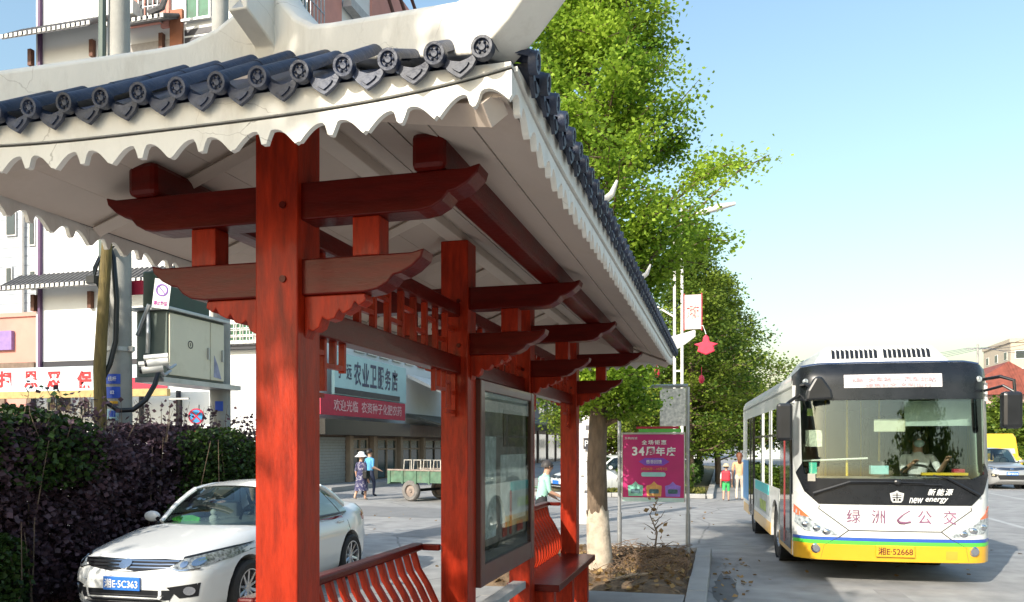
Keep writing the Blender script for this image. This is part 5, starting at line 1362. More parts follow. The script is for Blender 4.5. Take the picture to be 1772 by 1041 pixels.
# no stopping sign
ns = at(340, 720, 15.0)
nst = thing('no_stopping_sign', 'round blue no stopping sign with red cross behind the hedge', 'sign', (ns.x, ns.y, -.15))
part('post', MB().tube([(ns.x, ns.y+.05, -.15), (ns.x, ns.y+.05, ns.z+.22)], .03, 8), STEEL, nst, world=True)
T = M4.Translation(ns) @ M4.Rotation(R(15), 4, 'Z') @ M4.Rotation(pi/2, 4, 'X')
part('disc', MB().lathe([(0, 0), (.125, 0), (.125, .012), (0, .012)], 28, T), mat('sign_cyan_blue', (.04, .30, .60), .4), nst, world=True)
part('red_ring', MB().lathe([(.122, .0125), (.15, .0125), (.15, -.002), (.122, -.002)], 28, T).box(-.125, .125, -.014, .014, .0125, .017, T @ M4.Rotation(R(45), 4, 'Z')).box(-.125, .125, -.014, .014, .0128, .0175, T @ M4.Rotation(R(-45), 4, 'Z')), mat('sign_red', (.50, .02, .06), .4), nst, world=True)
part('under_plate', MB().cbox((ns.x, ns.y, ns.z-.26), (.22, .012, .09)), mat('sign_red', (.50, .02, .06), .4), nst, world=True)
tp = at(312, 720, 14.6)
tpo = thing('steel_post', 'thin dark steel post with a flat cross bar beside the no stopping sign', 'post', (tp.x, tp.y, -.15))
part('post', MB().tube([(tp.x, tp.y, -.15), (tp.x, tp.y, 2.52)], .035, 8), BLACK, tpo, world=True)
part('cross_bar', MB().cbox((tp.x-.02, tp.y, 2.54), (.42, .04, .03)), STEEL, tpo, world=True)
# ------------------------------------------------------------------ poster board on two posts at the end of the island
pb = thing('poster_board', 'magenta anniversary poster board on two steel posts at the end of the soil bed', 'poster board', (-1.06, 12.7, 0))
for x in (-1.59, -.52):
    part('post', MB().tube([(x, 12.75, -.1), (x, 12.75, 2.6)], .028, 10), STEEL, pb, world=True)
    part('sleeve', MB().tube([(x, 12.75, -.1), (x, 12.75, .62)], .038, 10), STEEL, pb, world=True)
part('top_bar', MB().tube([(-1.59, 12.75, 2.62), (-.52, 12.75, 2.62)], .028, 8), STEEL, pb, world=True)
part('panel', MB().box(-1.53, -.58, 12.70, 12.735, .80, 1.86), mat('poster_magenta', (.46, .012, .14), .45, var=.12, scale=3), pb, world=True)
part('frame', MB().box(-1.55, -.56, 12.69, 12.74, 1.862, 1.89).box(-1.55, -1.532, 12.69, 12.74, .80, 1.86).box(-.578, -.56, 12.69, 12.74, .80, 1.86), STEEL, pb, world=True)
part('footer_strip', MB().box(-1.53, -.58, 12.692, 12.699, .80, .865), mat('poster_pale_teal', (.50, .66, .62), .5, var=.1), pb, world=True)
part('green_strip', MB().box(-1.28, -.62, 12.70, 12.735, 1.895, 1.945), mat('poster_green', (.12, .50, .08), .5), pb, world=True)
part('red_strip', MB().box(-1.32, -.66, 12.70, 12.735, 1.95, 1.985), BANR, pb, world=True)
part('upper_panel', MB().box(-.95, -.555, 12.72, 12.74, 1.99, 2.58), mat('speckled_panel', (.74, .70, .64), .7, var=.35, scale=22), pb, world=True)
LB = V(pb.location)
def pt(ch, x, z, w, h, m, b=.02): text(ch, .2, m, pb, M4.Translation(V((x, 12.694, z))-LB), bold=b, fit=(w, h))
for k, ch in enumerate('全场钜惠'): text(ch, .2, WHT, pb, M4.Translation(V((-1.19+.10*k, 12.694, 1.735))-LB), bold=.02, fit=(.085, .07), name='character')
for ch, x, w in (('3', -1.34, .085), ('4', -1.235, .09), ('周', -1.10, .14), ('年', -.94, .14), ('庆', -.775, .145)): text(ch, .2, WHT, pb, M4.Translation(V((x, 12.694, 1.595))-LB), bold=.03, fit=(w, .14), name='character')
pt('乐购商城', -1.40, 1.80, .2, .04, WHT, .0)
part('lozenge', MB().prism([(-1.28, 1.43), (-1.18, 1.37), (-.90, 1.37), (-.80, 1.43), (-.90, 1.49), (-1.18, 1.49)], 12.692, 12.699, 'y'), mat('poster_violet', (.20, .06, .45), .5), pb, world=True)
text('感恩回馈', .1, WHT, pb, M4.Translation(V((-1.04, 12.689, 1.43))-LB), fit=(.24, .06))
pt('9月26日—10月7日', -1.04, 1.315, .40, .045, mat('poster_orange', (.70, .30, .06), .5), .0)
part('ribbon', MB().prism(rrect(-1.24, -.86, 1.195, 1.265, .03), 12.692, 12.699, 'y'), mat('poster_aqua', (.30, .58, .58), .5, var=.1), pb, world=True)
for x, c in ((-1.33, (.20, .50, .38)), (-1.04, (.62, .32, .10)), (-.75, (.28, .16, .58))):
    w = part('gift_bag', MB().prism([(x-.11, .885), (x+.11, .885), (x+.12, 1.05), (x+.05, 1.07), (x, 1.12), (x-.05, 1.07), (x-.12, 1.05)], 12.692, 12.699, 'y'), mat('bag_%d' % int(c[0]*100), c, .5, var=.2, scale=15), pb, world=True)
    part('bag_label', MB().prism(rrect(x-.075, x+.075, .93, 1.0, .02), 12.688, 12.6915, 'y'), WHT if x > -1 and x < -.8 else mat('bag_dark', (.05, .12, .14), .5, var=.5, scale=30), w, world=True)
# white pillar with pasted notices, dark kiosk beside it
wq = at(1011, 904, 18.6)
wt = thing('notice_pillar', 'white pillar with dark pasted notices behind the tree trunk', 'pillar', (wq.x, wq.y, -.15))
part('pillar', MB().box(wq.x-.15, wq.x+.15, wq.y, wq.y+.3, -.15, 3.3), mat('speckled_panel', (.74, .70, .64), .7), wt, world=True, bw=.01)
for k in range(11):
    x, z = wq.x+random.uniform(-.13, .05), .4+random.uniform(0, 2.6)
    part('notice', MB().box(x, x+random.uniform(.02, .10), wq.y-.004-.0003*k, wq.y-.001, z, z+random.uniform(.02, .16)), mat('notice_ink', (.10, .10, .11), .6, var=.5, scale=30), wt, world=True)
pq = part('notice', MB().box(wq.x-.02, wq.x+.14, wq.y-.008, wq.y-.005, 1.6, 1.86), INK, wt, world=True)
text('P', .2, WHT, wt, M4.Translation((.06, -.014, 1.88)), name='notice_text')
# ------------------------------------------------------------------ street lamp with banner and knots
sl = V((-1.50, 28.6, -.12))
lamp = thing('street_lamp', 'tall twin-pole white street lamp with curved arm among the trees', 'street lamp', sl)
for dx in (-.13, .13): part('pole', MB().tube([(sl.x+dx, sl.y, -.15), (sl.x+dx, sl.y, 10.2)], [.06, .045], 10), WHITE, lamp, world=True)
for z in (4.3, 8.3): part('spacer', MB().cbox((sl.x, sl.y, z), (.26, .06, .06)), WHITE, lamp, world=True)
a0 = at(1178, 395, 28.3); a1 = at(1272, 352, 28.3)
part('arm', MB().tube([(sl.x+.1, sl.y, 8.9), a0+V((.1, 0, .2)), at(1210, 368, 28.3), at(1235, 360, 28.3)], .05, 8), WHITE, lamp, world=True, smooth=60)
part('lamp_head', MB().tube([at(1212, 368, 28.3), at(1240, 359, 28.3), a1], [.09, .13, .06], 10), WHITE, lamp, world=True, smooth=60)
part('side_arm', MB().tube([(sl.x-.13, sl.y, 6.2), (sl.x-.75, sl.y, 6.6)], .035, 6), WHITE, lamp, world=True)
bx = V((sl.x+.22, sl.y, 5.7))
bnr = part('banner_panel', MB().box(bx.x, bx.x+.56, bx.y-.02, bx.y+.02, 5.75, 6.95), mat('banner_pale', (.72, .62, .58), .6, var=.12, scale=4), lamp, world=True)
part('banner_edge', MB().box(bx.x-.03, bx.x-.001, bx.y-.03, bx.y+.03, 5.7, 7.0).box(bx.x+.561, bx.x+.60, bx.y-.03, bx.y+.03, 5.7, 7.0), BANR, bnr, world=True)
text('文明城市', .24, REDT, lamp, M4.Translation(V((bx.x+.28, bx.y-.025, 6.35))-sl), fit=(.42, .5), name='banner_text')
kn = V((sl.x+.95, sl.y-.1, 5.1))
knt = thing('red_knot', 'red festive knot hanging below the street lamp banner', 'decoration', kn)
part('knot', MB().prism([(-.42, .1), (-.25, .02), (-.30, -.15), (0, -.28), (.30, -.15), (.25, .02), (.42, .1), (.12, .18), (.10, .34), (0, .44), (-.10, .34), (-.12, .18)], -.05, .05, 'y'), mat('knot_red', (.60, .02, .06), .5, var=.15), knt, bw=.03)
part('hanger', MB().tube([(0, 0, .44), (-.1, .08, .75), (-.7, .1, .80)], .015, 5), STEEL, knt)
for (x, y, d, l) in ((1137, 645, 16, 'small red paper ornament on a twig left of the speckled panel'), (1214, 656, 16, 'small red paper ornament among leaves right of the speckled panel')):
    q = at(x, y, d); t = thing('red_ornament', l, 'decoration', q)
    part('ornament', MB().ball((0, 0, 0), (.06, .05, .09), 8, 6).tube([(0, 0, .08), (0, 0, .25)], .006, 4), mat('knot_red', (.60, .02, .06), .5), t)
# ------------------------------------------------------------------ overhead wires at the right
pw = at(1692, 760, 88)
wp2 = thing('wire_pole', 'thin grey pole carrying overhead wires behind the bus roof', 'utility pole', (pw.x, pw.y, -.15))
zt = at(1692, 603, 88).z
part('pole', MB().tube([(pw.x, pw.y, -.15), (pw.x, pw.y, zt+.5)], [.16, .11], 10), POLEC, wp2, world=True)
part('cross_arm', MB().cbox((pw.x, pw.y, zt), (2.2, .1, .12)), STEEL, wp2, world=True)
for k in range(4):
    a, b = V((pw.x-1+.7*k, pw.y, zt+.1)), at(1830, 566+12*k, 60)
    c = at(1560, 622+4*k, 120)
    part('wire', MB().tube([c]+[a+(b-a)*(i/8)-V((0, 0, 1.2*4*(i/8)*(1-i/8)*.4)) for i in range(9)], .022, 4), BLACK, wp2, world=True)
# ------------------------------------------------------------------ green farm trailer with metal frames
TRG = mat('trailer_green', (.075, .15, .095), .6, var=.3, scale=5, dirt=(.20, .17, .12), dscale=4, damt=.5)
tr = thing('farm_trailer', 'worn green two-wheeled farm trailer in front of the shops', 'trailer', (-9.1, 25.0, -.15), R(-17))
part('bed', MB().box(-1.5, 2.6, -.8, .8, .62, .70), TRG, tr)
part('front_rail', MB().box(-1.55, -1.501, -.8, .8, .55, 1.0), TRG, tr)
for s in (-1, 1):
    b = part('side_board', MB().box(-1.5, 2.6, min(s*.80, s*.84), max(s*.80, s*.84), .62, 1.0), TRG, tr)
    for k in range(8): part('stake', MB().box(-1.45+k*.55, -1.38+k*.55, min(s*.841, s*.87), max(s*.841, s*.87), .58, 1.0), TRG, b)
    part('top_rail', MB().box(-1.5, 2.6, min(s*.79, s*.87), max(s*.79, s*.87), 1.002, 1.05), mat('rusty_grey', (.25, .20, .17), .7, var=.3), b)
    w = part('wheel', MB().lathe([(.2, -.09), (.30, -.10), (.34, -.06), (.35, 0), (.34, .06), (.30, .10), (.2, .09)], 24, M4.Translation((-.55, s*.78, .35)) @ M4.Rotation(pi/2, 4, 'X')), mat('dusty_tyre', (.16, .15, .14), .9, var=.3), tr, smooth=50)
    part('rim', MB().lathe([(0, -.06), (.06, -.07), (.07, -.04), (.19, -.02), (.205, -.08), (.205, .08), (.19, .02), (.07, .04), (.06, .07), (0, .06)], 20, M4.Translation((-.55, s*.78, .35)) @ M4.Rotation(pi/2, 4, 'X')), mat('rusty_grey', (.25, .20, .17), .7), w, smooth=40)
part('axle', MB().tube([(-.55, -.75, .35), (-.55, .75, .35)], .05, 8), BLACK, tr)
part('drawbar', MB().tube([(2.6, -.3, .6), (3.8, 0, .55)], .04, 6).tube([(2.6, .3, .6), (3.8, 0, .55)], .04, 6), TRG, tr)
fm = None
def stool(): 
    m = MB()
    for x in (-.17, .17):
        for y in (-.17, .17): m.tube([(x*1.1, y*1.1, 0), (x*.9, y*.9, .62)], .02, 6)
    m.tube([(-.16, -.16, .3), (.16, -.16, .3), (.16, .16, .3), (-.16, .16, .3), (-.16, -.16, .3)], .014, 5)
    return m
ORD = ['first', 'second', 'third', 'fourth', 'fifth', 'sixth', 'seventh', 'eighth']
base = None
for k in range(7):
    loc = V((-9.1, 25.0, .555)) + V((cos(R(-17)), sin(R(-17)), 0))*(-1.2+k*.42) + V((0, 0, 0))
    lab = '%s bare metal stool frame from the left on the green trailer' % ORD[k]
    if base is None:
        base = thing('metal_stool', lab, 'stool', loc, R(-17), 'stool frames loaded on the trailer')
        part('frame', stool(), mat('old_aluminium', (.42, .40, .36), .5, metal=.4, var=.2), base, kind='stuff' if False else None)
        part('seat_plate', MB().box(-.17, .17, -.17, .17, .622, .65), mat('old_aluminium', (.42, .40, .36), .5, metal=.4), base)
    else: dup(base, loc, R(-17+random.uniform(-8, 8)), lab)
# ------------------------------------------------------------------ people: one skinned figure each, material by body zone
SKIN = mat('skin', (.50, .29, .20), .55, var=.06)
HAIRB = mat('hair_black', (.012, .010, .009), .5, var=.3)
def cloth(n, c, **k): return mat(n, c, .85, var=k.pop('var', .12), scale=k.pop('scale', 9), bump=.2, bscale=18, **k)
def person(label, loc, rotz, h, top, bottom, shoe, arms=None, legs=None, lean=0.0, short=True, skirt=None, sit=False, hair=HAIRB, long_hair=False, longleg=True):
    """joints in units of the standing height; faces -y"""
    root = thing('person', label, 'person', loc, rotz)
    S = h
    hipz = .50
    sh = .115 if skirt is None else .105
    lx = sin(lean)
    def up_(z): return V((0, -(z-hipz)*lx, hipz+(z-hipz)*cos(lean)))
    J = dict(pelvis=V((0, 0, hipz)), belly=up_(.58), chest=up_(.70), neck=up_(.815), jaw=up_(.86), head=up_(.915), crown=up_(.965))
    A = arms or {-1: ((-.02, .02, -.17), (.0, -.04, -.33)), 1: ((.02, .02, -.17), (.0, -.04, -.33))}
    L = legs or {-1: ((-.004, 0, .27), (0, .01, .035)), 1: ((.004, 0, .27), (0, .01, .035))}
    bones = []; verts = []; rad = []; edges = []; zone = []
    def v(p, r): verts.append(tuple(V(p)*S)); rad.append(r*S); return len(verts)-1
    def e(a, b, z): edges.append((a, b)); zone.append((a, b, z))
    W = 1.0
    pe = v(J['pelvis'], .078); be = v(J['belly'], .072); ch = v(J['chest'], .082); nk = v(J['neck'], .034); jw = v(J['jaw'], .044); hd = v(J['head'], .058); cr = v(J['crown'], .038)
    e(pe, be, 't'); e(be, ch, 't'); e(ch, nk, 't'); e(nk, jw, 's'); e(jw, hd, 's'); e(hd, cr, 's')
    nz = v(J['head']+V((0, -.062, -.012)), .010); e(hd, nz, 's')
    for s in (-1, 1):
        so = J['chest']+V((s*sh, 0, .075)); el = so+V((s*abs(A[s][0][0]) if A[s][0][0] >= 0 and s > 0 or A[s][0][0] < 0 else A[s][0][0], A[s][0][1], A[s][0][2])); wr = so+V(A[s][1])+V((s*.03, 0, 0))
        a = v(so, .038); b = v(el, .026); c = v(wr, .018)
        e(ch, a, 't'); e(a, b, 't' if short is not None else 's'); e(b, c, 's')
        d = (wr-el).normalized(); pm = v(wr+d*.03, .018); e(c, pm, 's')
        sd = V((1, 0, 0)) if abs(d.x) < .8 else V((0, 0, 1))
        for k, ln in enumerate((.038, .044, .041, .033)):
            f0 = v(wr+d*.045+sd*(k-1.5)*.010, .0060); f1 = v(wr+d*(.05+ln)+sd*(k-1.5)*.011+V((0, -.006, 0)), .0048); e(pm, f0, 's'); e(f0, f1, 's')
        t0 = v(wr+d*.035+V((0, -.022, 0)), .0065); e(pm, t0, 's')
        hp = V((s*.052, 0, hipz-.02)); kn = V((s*.058, 0, 0))+V(L[s][0]); an = V((s*.058, 0, 0))+V(L[s][1])
        p = v(hp, .060); q = v(kn, .036); r = v(an, .024); to = v(an+V((0, -.085, -.018)), .020)
        e(pe, p, 'b'); e(p, q, 'b'); e(q, r, 'b' if longleg else 's'); e(r, to, 'f')
    me = bpy.data.meshes.new('b'); me.from_pydata(verts, edges, [])
    o = bpy.data.objects.new('body', me); COL.objects.link(o)
    m = o.modifiers.new('s', 'SKIN'); m.use_smooth_shade = True
    for i, r in enumerate(rad): me.skin_vertices[0].data[i].radius = (r, r*.86 if i in (ch, be, pe) else r); 
    me.skin_vertices[0].data[ch].radius = (rad[ch]*1.18, rad[ch]*.80); me.skin_vertices[0].data[0].use_root = True
    u = o.modifiers.new('u', 'SUBSURF'); u.levels = 2; u.render_levels = 2
    dg = bpy.context.evaluated_depsgraph_get(); dg.update()
    m2 = bpy.data.meshes.new_from_object(o.evaluated_get(dg)); o.modifiers.clear(); o.data = m2; m2.name = 'body'
    for q in (SKIN, top, bottom, shoe): m2.materials.append(q)
    idx = {'s': 0, 't': 1, 'b': 2, 'f': 3}
    segs = [(V(verts[a]), V(verts[b]), z) for a, b, z in zone]
    mid = []
    for p in m2.polygons:
        c = p.center; best = (9, 's')
        for a, b, z in segs:
            ab = b-a; t = max(0, min(1, (c-a).dot(ab)/max(1e-9, ab.length_squared))); d = (c-a-ab*t).length
            if d < best[0]: best = (d, z)
        mid.append(idx[best[1]])
    m2.polygons.foreach_set('material_index', mid)
    o.parent = root
    H = J['head']*S; R_ = .066*S
    part('hair', MB().grid(lambda a, b: tuple(H+V((R_*1.02*sin(pi*.56*b)*cos(2*pi*a), .006*S+R_*1.1*sin(pi*.56*b)*sin(2*pi*a)+.012*S*b, R_*1.16*cos(pi*.56*b)))), 16, 8), hair, root, smooth=80)
    if long_hair: part('hair', MB().tube([H+V((0, .04*S, .02*S)), H+V((0, .06*S, -.06*S)), H+V((0, .055*S, -.15*S))], [.055*S, .05*S, .03*S], 10), hair, root, smooth=80)
    for s in (-1, 1):
        part('eye', MB().ball(H+V((s*.022*S, -.053*S, .004*S)), .0065*S, 6, 5), INK, root)
        part('ear', MB().ball(H+V((s*.058*S, .004*S, -.005*S)), (.008*S, .013*S, .02*S), 6, 5), SKIN, root, smooth=80)
    part('mouth', MB().cbox(H+V((0, -.053*S, -.034*S)), (.03*S, .006*S, .006*S)), mat('lip', (.30, .09, .08), .5), root)
    if skirt is not None:
        z0 = .20 if skirt != 'short' else .30
        prof = [(.085, .60), (.105, .50), (.118, .40), (.135, .30), (.15, z0), (.145, z0), (.10, .45), (.08, .59)]
        part('dress_skirt', MB().lathe([(r*S, z*S) for r, z in prof], 20), top, root, smooth=60)
    return root, J, S
def hat(root, J, S, m, brim=.12, droop=.02, low=0.0, lean=0):
    c = J['head']*S+V((0, 0, .022*S))
    part('hat', MB().lathe([(brim*S, -droop*S), (brim*S, -droop*S+.006), (.085*S, .012*S), (.070*S, .02*S), (.064*S, .062*S), (.040*S, .078*S), (0.001, .08*S), (0.001, .07*S), (.06*S, .01*S), (.085*S, .004*S)], 22, M4.Translation(c)), m, root, smooth=60)
FLORAL = mat('navy_floral_print', (.03, .03, .09), .85, var=.2, scale=8, dirt=(.62, .58, .62), dscale=11, damt=1.0)
walk = {-1: ((-.0, -.07, .27), (0, -.05, .035)), 1: ((.0, .03, .275), (0, .16, .06))}
p = gnd = None
r, J, S = person('woman in a white brimmed hat and navy floral dress walking away', (-11.7, 24.55, -.15), R(170), 1.60, FLORAL, FLORAL, mat('pale_sandal', (.45, .36, .28), .6), legs=walk, skirt='long', longleg=False)
hat(r, J, S, WHT, .135, .03)
part('bag', MB().box(-.30, -.14, -.10, .14, .72, 1.0), BLACK, r, bw=.03)
part('bag_strap', MB().tube([(-.22, 0, 1.0), (-.17, 0, 1.3), (-.10, 0, 1.32)], .012, 5), BLACK, r)
person('man in a blue shirt and dark trousers walking beside the woman in the hat', (-12.25, 26.4, -.15), R(150), 1.74, cloth('shirt_blue', (.10, .34, .58)), cloth('trousers_navy', (.02, .028, .06)), BLACK, legs=walk,
       arms={-1: ((-.02, .02, -.16), (-.02, -.10, -.22)), 1: ((.03, .02, -.17), (.02, -.10, -.26))})
p = at(936, 930, 15.0)
person('man in a mint shirt and dark trousers leaning forward beyond the bench', (p.x, p.y, -.15), R(120), 1.60, cloth('shirt_mint', (.34, .62, .52)), cloth('trousers_dark', (.03, .03, .035)), BLACK, lean=.22, legs=walk,
       arms={-1: ((-.02, -.02, -.16), (.0, -.15, -.22)), 1: ((.02, -.04, -.16), (.0, -.16, -.24))}, hair=mat('hair_grey', (.045, .04, .038), .6))
r, J, S = person('child in a straw hat with a red backpack and green shorts', (.12, 27.2, -.15), R(175), 1.22, cloth('tee_white', (.68, .62, .60)), cloth('shorts_green', (.06, .52, .14)), mat('shoe_brown', (.14, .08, .05), .7), legs=walk, longleg=False)
hat(r, J, S, mat('straw', (.62, .50, .30), .8, var=.2, scale=30), .12, .0)
bp_ = part('backpack', MB().box(-.14, .14, .08, .22, .66, 1.0), mat('backpack_red', (.55, .02, .04), .6, var=.15), r, bw=.05)
part('strap', MB().tube([(-.09, .08, .98), (-.09, -.05, 1.02), (-.10, -.08, .80)], .014, 5).tube([(.09, .08, .98), (.09, -.05, 1.02), (.10, -.08, .80)], .014, 5), mat('backpack_red', (.55, .02, .04), .6), bp_)
person('woman with long brown hair in a pale orange top beside the bus', (.55, 27.6, -.15), R(180), 1.62, cloth('top_apricot', (.66, .36, .20)), cloth('trousers_cream', (.58, .48, .40)), mat('pale_sandal', (.45, .36, .28), .6), hair=mat('hair_brown', (.16, .055, .025), .5), long_hair=True, legs=walk)
# bus driver, seated at the wheel
sit = {-1: ((-.02, -.22, .47), (-.02, -.26, .24)), 1: ((.02, -.22, .47), (.02, -.26, .24))}
bm_ = bus.matrix_basis.copy() if False else M4.Translation(bus.location) @ M4.Rotation(R(3.18), 4, 'Z')
q = bm_ @ V((.66, 1.42, .36))
r, J, S = person('bus driver in a white shirt and pale face mask at the wheel', q, R(3.18), 1.70, cloth('shirt_white', (.66, .67, .68)), cloth('trousers_navy', (.02, .028, .06)), BLACK, legs=sit,
       arms={-1: ((-.03, -.11, -.13), (.03, -.26, -.06)), 1: ((.03, -.11, -.13), (.0, -.26, -.04))})
H = J['head']*S
part('face_mask', MB().ball(H+V((0, -.045*S, -.03*S)), (.045*S, .035*S, .032*S), 12, 8), mat('mask_pale_blue', (.45, .62, .62), .8), r, smooth=80)
# ------------------------------------------------------------------ trees, hedge, ground litter
import numpy as np
RNG = np.random.default_rng(11)
GINK = leaf_mat('ginkgo_leaf', (.11, .23, .020), (.43, .58, .065), .46)
DARKL = leaf_mat('dark_leaf', (.025, .065, .014), (.12, .20, .036), .38)
MIDL = leaf_mat('mid_leaf', (.05, .11, .014), (.26, .34, .045), .42)
PURL = leaf_mat('purple_leaf', (.038, .025, .030), (.19, .11, .135), .3)
GRNL = leaf_mat('shrub_leaf', (.012, .032, .008), (.075, .13, .022), .3)
DRYL = leaf_mat('dry_leaf', (.16, .085, .03), (.42, .28, .12), .2, .8)
GRAS = leaf_mat('grass_blade', (.06, .09, .015), (.26, .24, .06), .3, .7)
def leaves(name, C, size, m, parent, up=.5, aspect=1.0, tint=None, kind=None, droop=0.0):
    """one kite-shaped two-triangle leaf at each centre"""
    C = np.asarray(C, float); n = len(C)
    nr = RNG.normal(size=(n, 3)); nr[:, 2] = np.abs(nr[:, 2])+up; nr /= np.linalg.norm(nr, axis=1)[:, None]
    a = RNG.normal(size=(n, 3)); a[:, 2] -= droop; a -= nr*(a*nr).sum(1)[:, None]; a /= np.linalg.norm(a, axis=1)[:, None]
    b = np.cross(nr, a); s = np.asarray(size)*RNG.uniform(.7, 1.25, n); s = s[:, None]
    P = np.stack([C-a*s*.55, C+a*s*.1-b*s*.5*aspect, C+a*s*.55+nr*s*.08, C+a*s*.1+b*s*.5*aspect], 1).reshape(-1, 3)
    o0 = P.mean(0); o0[2] = P[:, 2].min()
    me = bpy.data.meshes.new(name)
    me.vertices.add(4*n); me.vertices.foreach_set('co', (P-o0).ravel().astype(np.float32))
    me.loops.add(4*n); me.loops.foreach_set('vertex_index', np.arange(4*n, dtype=np.int32))
    me.polygons.add(n); me.polygons.foreach_set('loop_start', np.arange(0, 4*n, 4, dtype=np.int32)); me.polygons.foreach_set('loop_total', np.full(n, 4, dtype=np.int32))
    at_ = me.attributes.new('tint', 'FLOAT', 'FACE')
    t = RNG.uniform(0, 1, n) if tint is None else np.clip(tint+RNG.normal(0, .18, n), 0, 1)
    at_.data.foreach_set('value', t.astype(np.float32))
    me.materials.append(m); me.update(calc_edges=True)
    o = bpy.data.objects.new(name, me); COL.objects.link(o)
    if parent is not None: o.parent = parent; o.location = V(o0)-absloc(parent)
    else: o.location = o0
    if kind: o['kind'] = kind
    return o
def tree(name, label, x, y, H, tr, crown, nb, nl, size, m, group=None, lean=(0, 0), bark=None, up=.5, z0=-.1, rise=(.25, .9), clump=.16, bulge=None, seed=1, droop=0.0, nsub=5, zmin=.3):
    """crown: [(z, radius)] ; limbs rise from the trunk to the crown's outline; leaves gather in clumps along limbs and side twigs"""
    rg = np.random.default_rng(seed); bark = bark or BARK
    t = thing(name, label, 'tree', (x, y, z0), group=group)
    def tx(z): k = z/H; return np.array([x+lean[0]*k*k+.05*sin(z*1.3+seed), y+lean[1]*k*k+.05*cos(z*1.1+seed), z])
    part('trunk', MB().tube([tx(z0+(H-z0)*k/14) for k in range(15)], [max(.012, tr*(1-.93*(k/14)**1.1))*(1.18 if k == 0 else 1) for k in range(15)], 12), bark, t, world=True, smooth=70)
    zs = [c[0] for c in crown]; rsx = [c[1] for c in crown]
    zl, zh = zs[0], zs[-1]; C = []; T = []
    br = MB()
    for i in range(nb):
        z = zl+(zh-zl)*((i+rg.uniform(0, 1))/nb); a = i*2.39996+rg.uniform(-.4, .4)
        r = np.interp(z, zs, rsx)*rg.uniform(.66, .98)
        if bulge: r *= 1+bulge[0]*max(0, cos(a-bulge[1]))
        ri = rg.uniform(*rise)*r
        p0 = tx(max(z0+.4, z-ri)); p3 = tx(z); p3 = p3+np.array([cos(a)*r, sin(a)*r, 0])
        p1 = p0+(p3-p0)*.4+np.array([0, 0, -.08*r]); p2 = p0+(p3-p0)*.75+np.array([0, 0, -.02*r])
        rb = max(.008, tr*.30*(1-(z-zl)/(zh-zl+.5))+.006)
        br.tube([p0, p1, p2, p3], [rb, rb*.7, rb*.4, .004], 5, caps=False)
        tt = rg.uniform(.15, .95)
        segs = [(p1, p2), (p2, p3)]
        for q in range(nsub):
            u = rg.uniform(.25, 1.0); base = p0+(p3-p0)*u; L = .16*r+.22*rg.uniform(.5, 1.3)
            d = np.array([cos(a+rg.normal(0, .9)), sin(a+rg.normal(0, .9)), rg.uniform(-.3, .6)]); e = base+d*L
            br.tube([base, e], [rb*.3+.003, .003], 4, caps=False); segs.append((base, e))
        per = max(3, int(nl/nb/len(segs)))
        for (s0, s1) in segs:
            k = rg.uniform(0, 1, per)[:, None]
            pts = s0+(s1-s0)*k+rg.normal(0, clump, (per, 3))*np.array([1, 1, .75])
            C.append(pts); T.append(np.full(per, tt)+rg.uniform(-.15, .15))
    part('branches', br, bark, t, world=True, kind='stuff')
    C = np.concatenate(C); T = np.concatenate(T)
    k = C[:, 2] > zmin; C, T = C[k], T[k]
    leaves('foliage', C, size, m, t, up=up, tint=T, droop=droop)
    return t
# the ginkgo beside the last shelter post
g1 = tree('ginkgo_tree', 'tall yellow-green ginkgo with whitewashed trunk foot beside the shelter end', -1.61, 10.85, 10.8, .15,
     [(2.3, .6), (2.9, .6), (3.6, .5), (4.1, .75), (4.5, 1.7), (5.2, 1.85), (6.2, 1.5), (7.7, .95), (9.2, .6), (10.7, .1)], 165, 150000, .052, GINK, lean=(-.25, 0), seed=3, bulge=(.1, .2), clump=.12, zmin=2.02)
def lime(u, v):
    a = 2*pi*u; top = .80+.16*noise.noise(V((cos(a)*2, sin(a)*2, 4)))+.07*noise.noise(V((cos(a)*7, sin(a)*7, 1))); z = -.06+(top+.06)*v
    r = .150+.028*max(0, 1-(z+.1)/.77)-.008*max(0, z-.67)+.004
    return (-1.61+.05*sin(z*1.3+3)+r*cos(a), 10.85+.05*cos(z*1.1+3)+r*sin(a), z)
part('whitewash', MB().grid(lime, 40, 8), LIME, g1, world=True, smooth=70)
# trees on the far verge
F = [(-1.3, 34, 10.8, 2.9, 'mid green bushy tree nearest the street lamp on the far verge', MIDL), (-.2, 38, 9.6, 3.5, 'tree with long boughs over the road behind the bus', MIDL), (-1.2, 45, 9.5, 3.3, 'dark tree behind the drooping tree on the far verge', DARKL),
     (-1.3, 51, 10, 3.4, 'dark tree furthest along the far verge', DARKL), (-5.2, 34, 8.5, 3.0, 'mid green tree behind the poster board', MIDL), (-6.0, 42, 9, 3.2, 'dark green tree left of the poster board, deep in the verge', DARKL)]
for i, (x, y, H, r, lab, m) in enumerate(F):
    tree('verge_tree', lab, x, y, H, .15, [(1.7, r*.55), (2.6, r*.85), (4.0, r), (5.5, r*.85), (7, r*.55), (H-.2, .15)], 90, 34000, .115, m, 'trees on the far verge', seed=20+i, clump=.26, rise=(-.1, .5), bulge=(.25, -.3))
# trees beyond the buildings on the right
for i, (px, d, H, r, lab) in enumerate(((1735, 62, 5.2, 3.0, 'yellow green tree behind the bus mirror'), (1700, 66, 4.6, 2.6, 'yellow green tree just right of the bus windscreen'), (1775, 60, 4.8, 3.0, 'yellow green tree at the right edge above the minibus'))):
    q = at(px, 770, d)
    tree('roadside_tree', lab, q.x, q.y, H, .16, [(.6, r*.6), (1.8, r*.95), (3.0, r), (4.0, r*.7), (H-.1, .2)], 50, 5000, .28, MIDL, 'trees across the main road', seed=50+i, clump=.35)
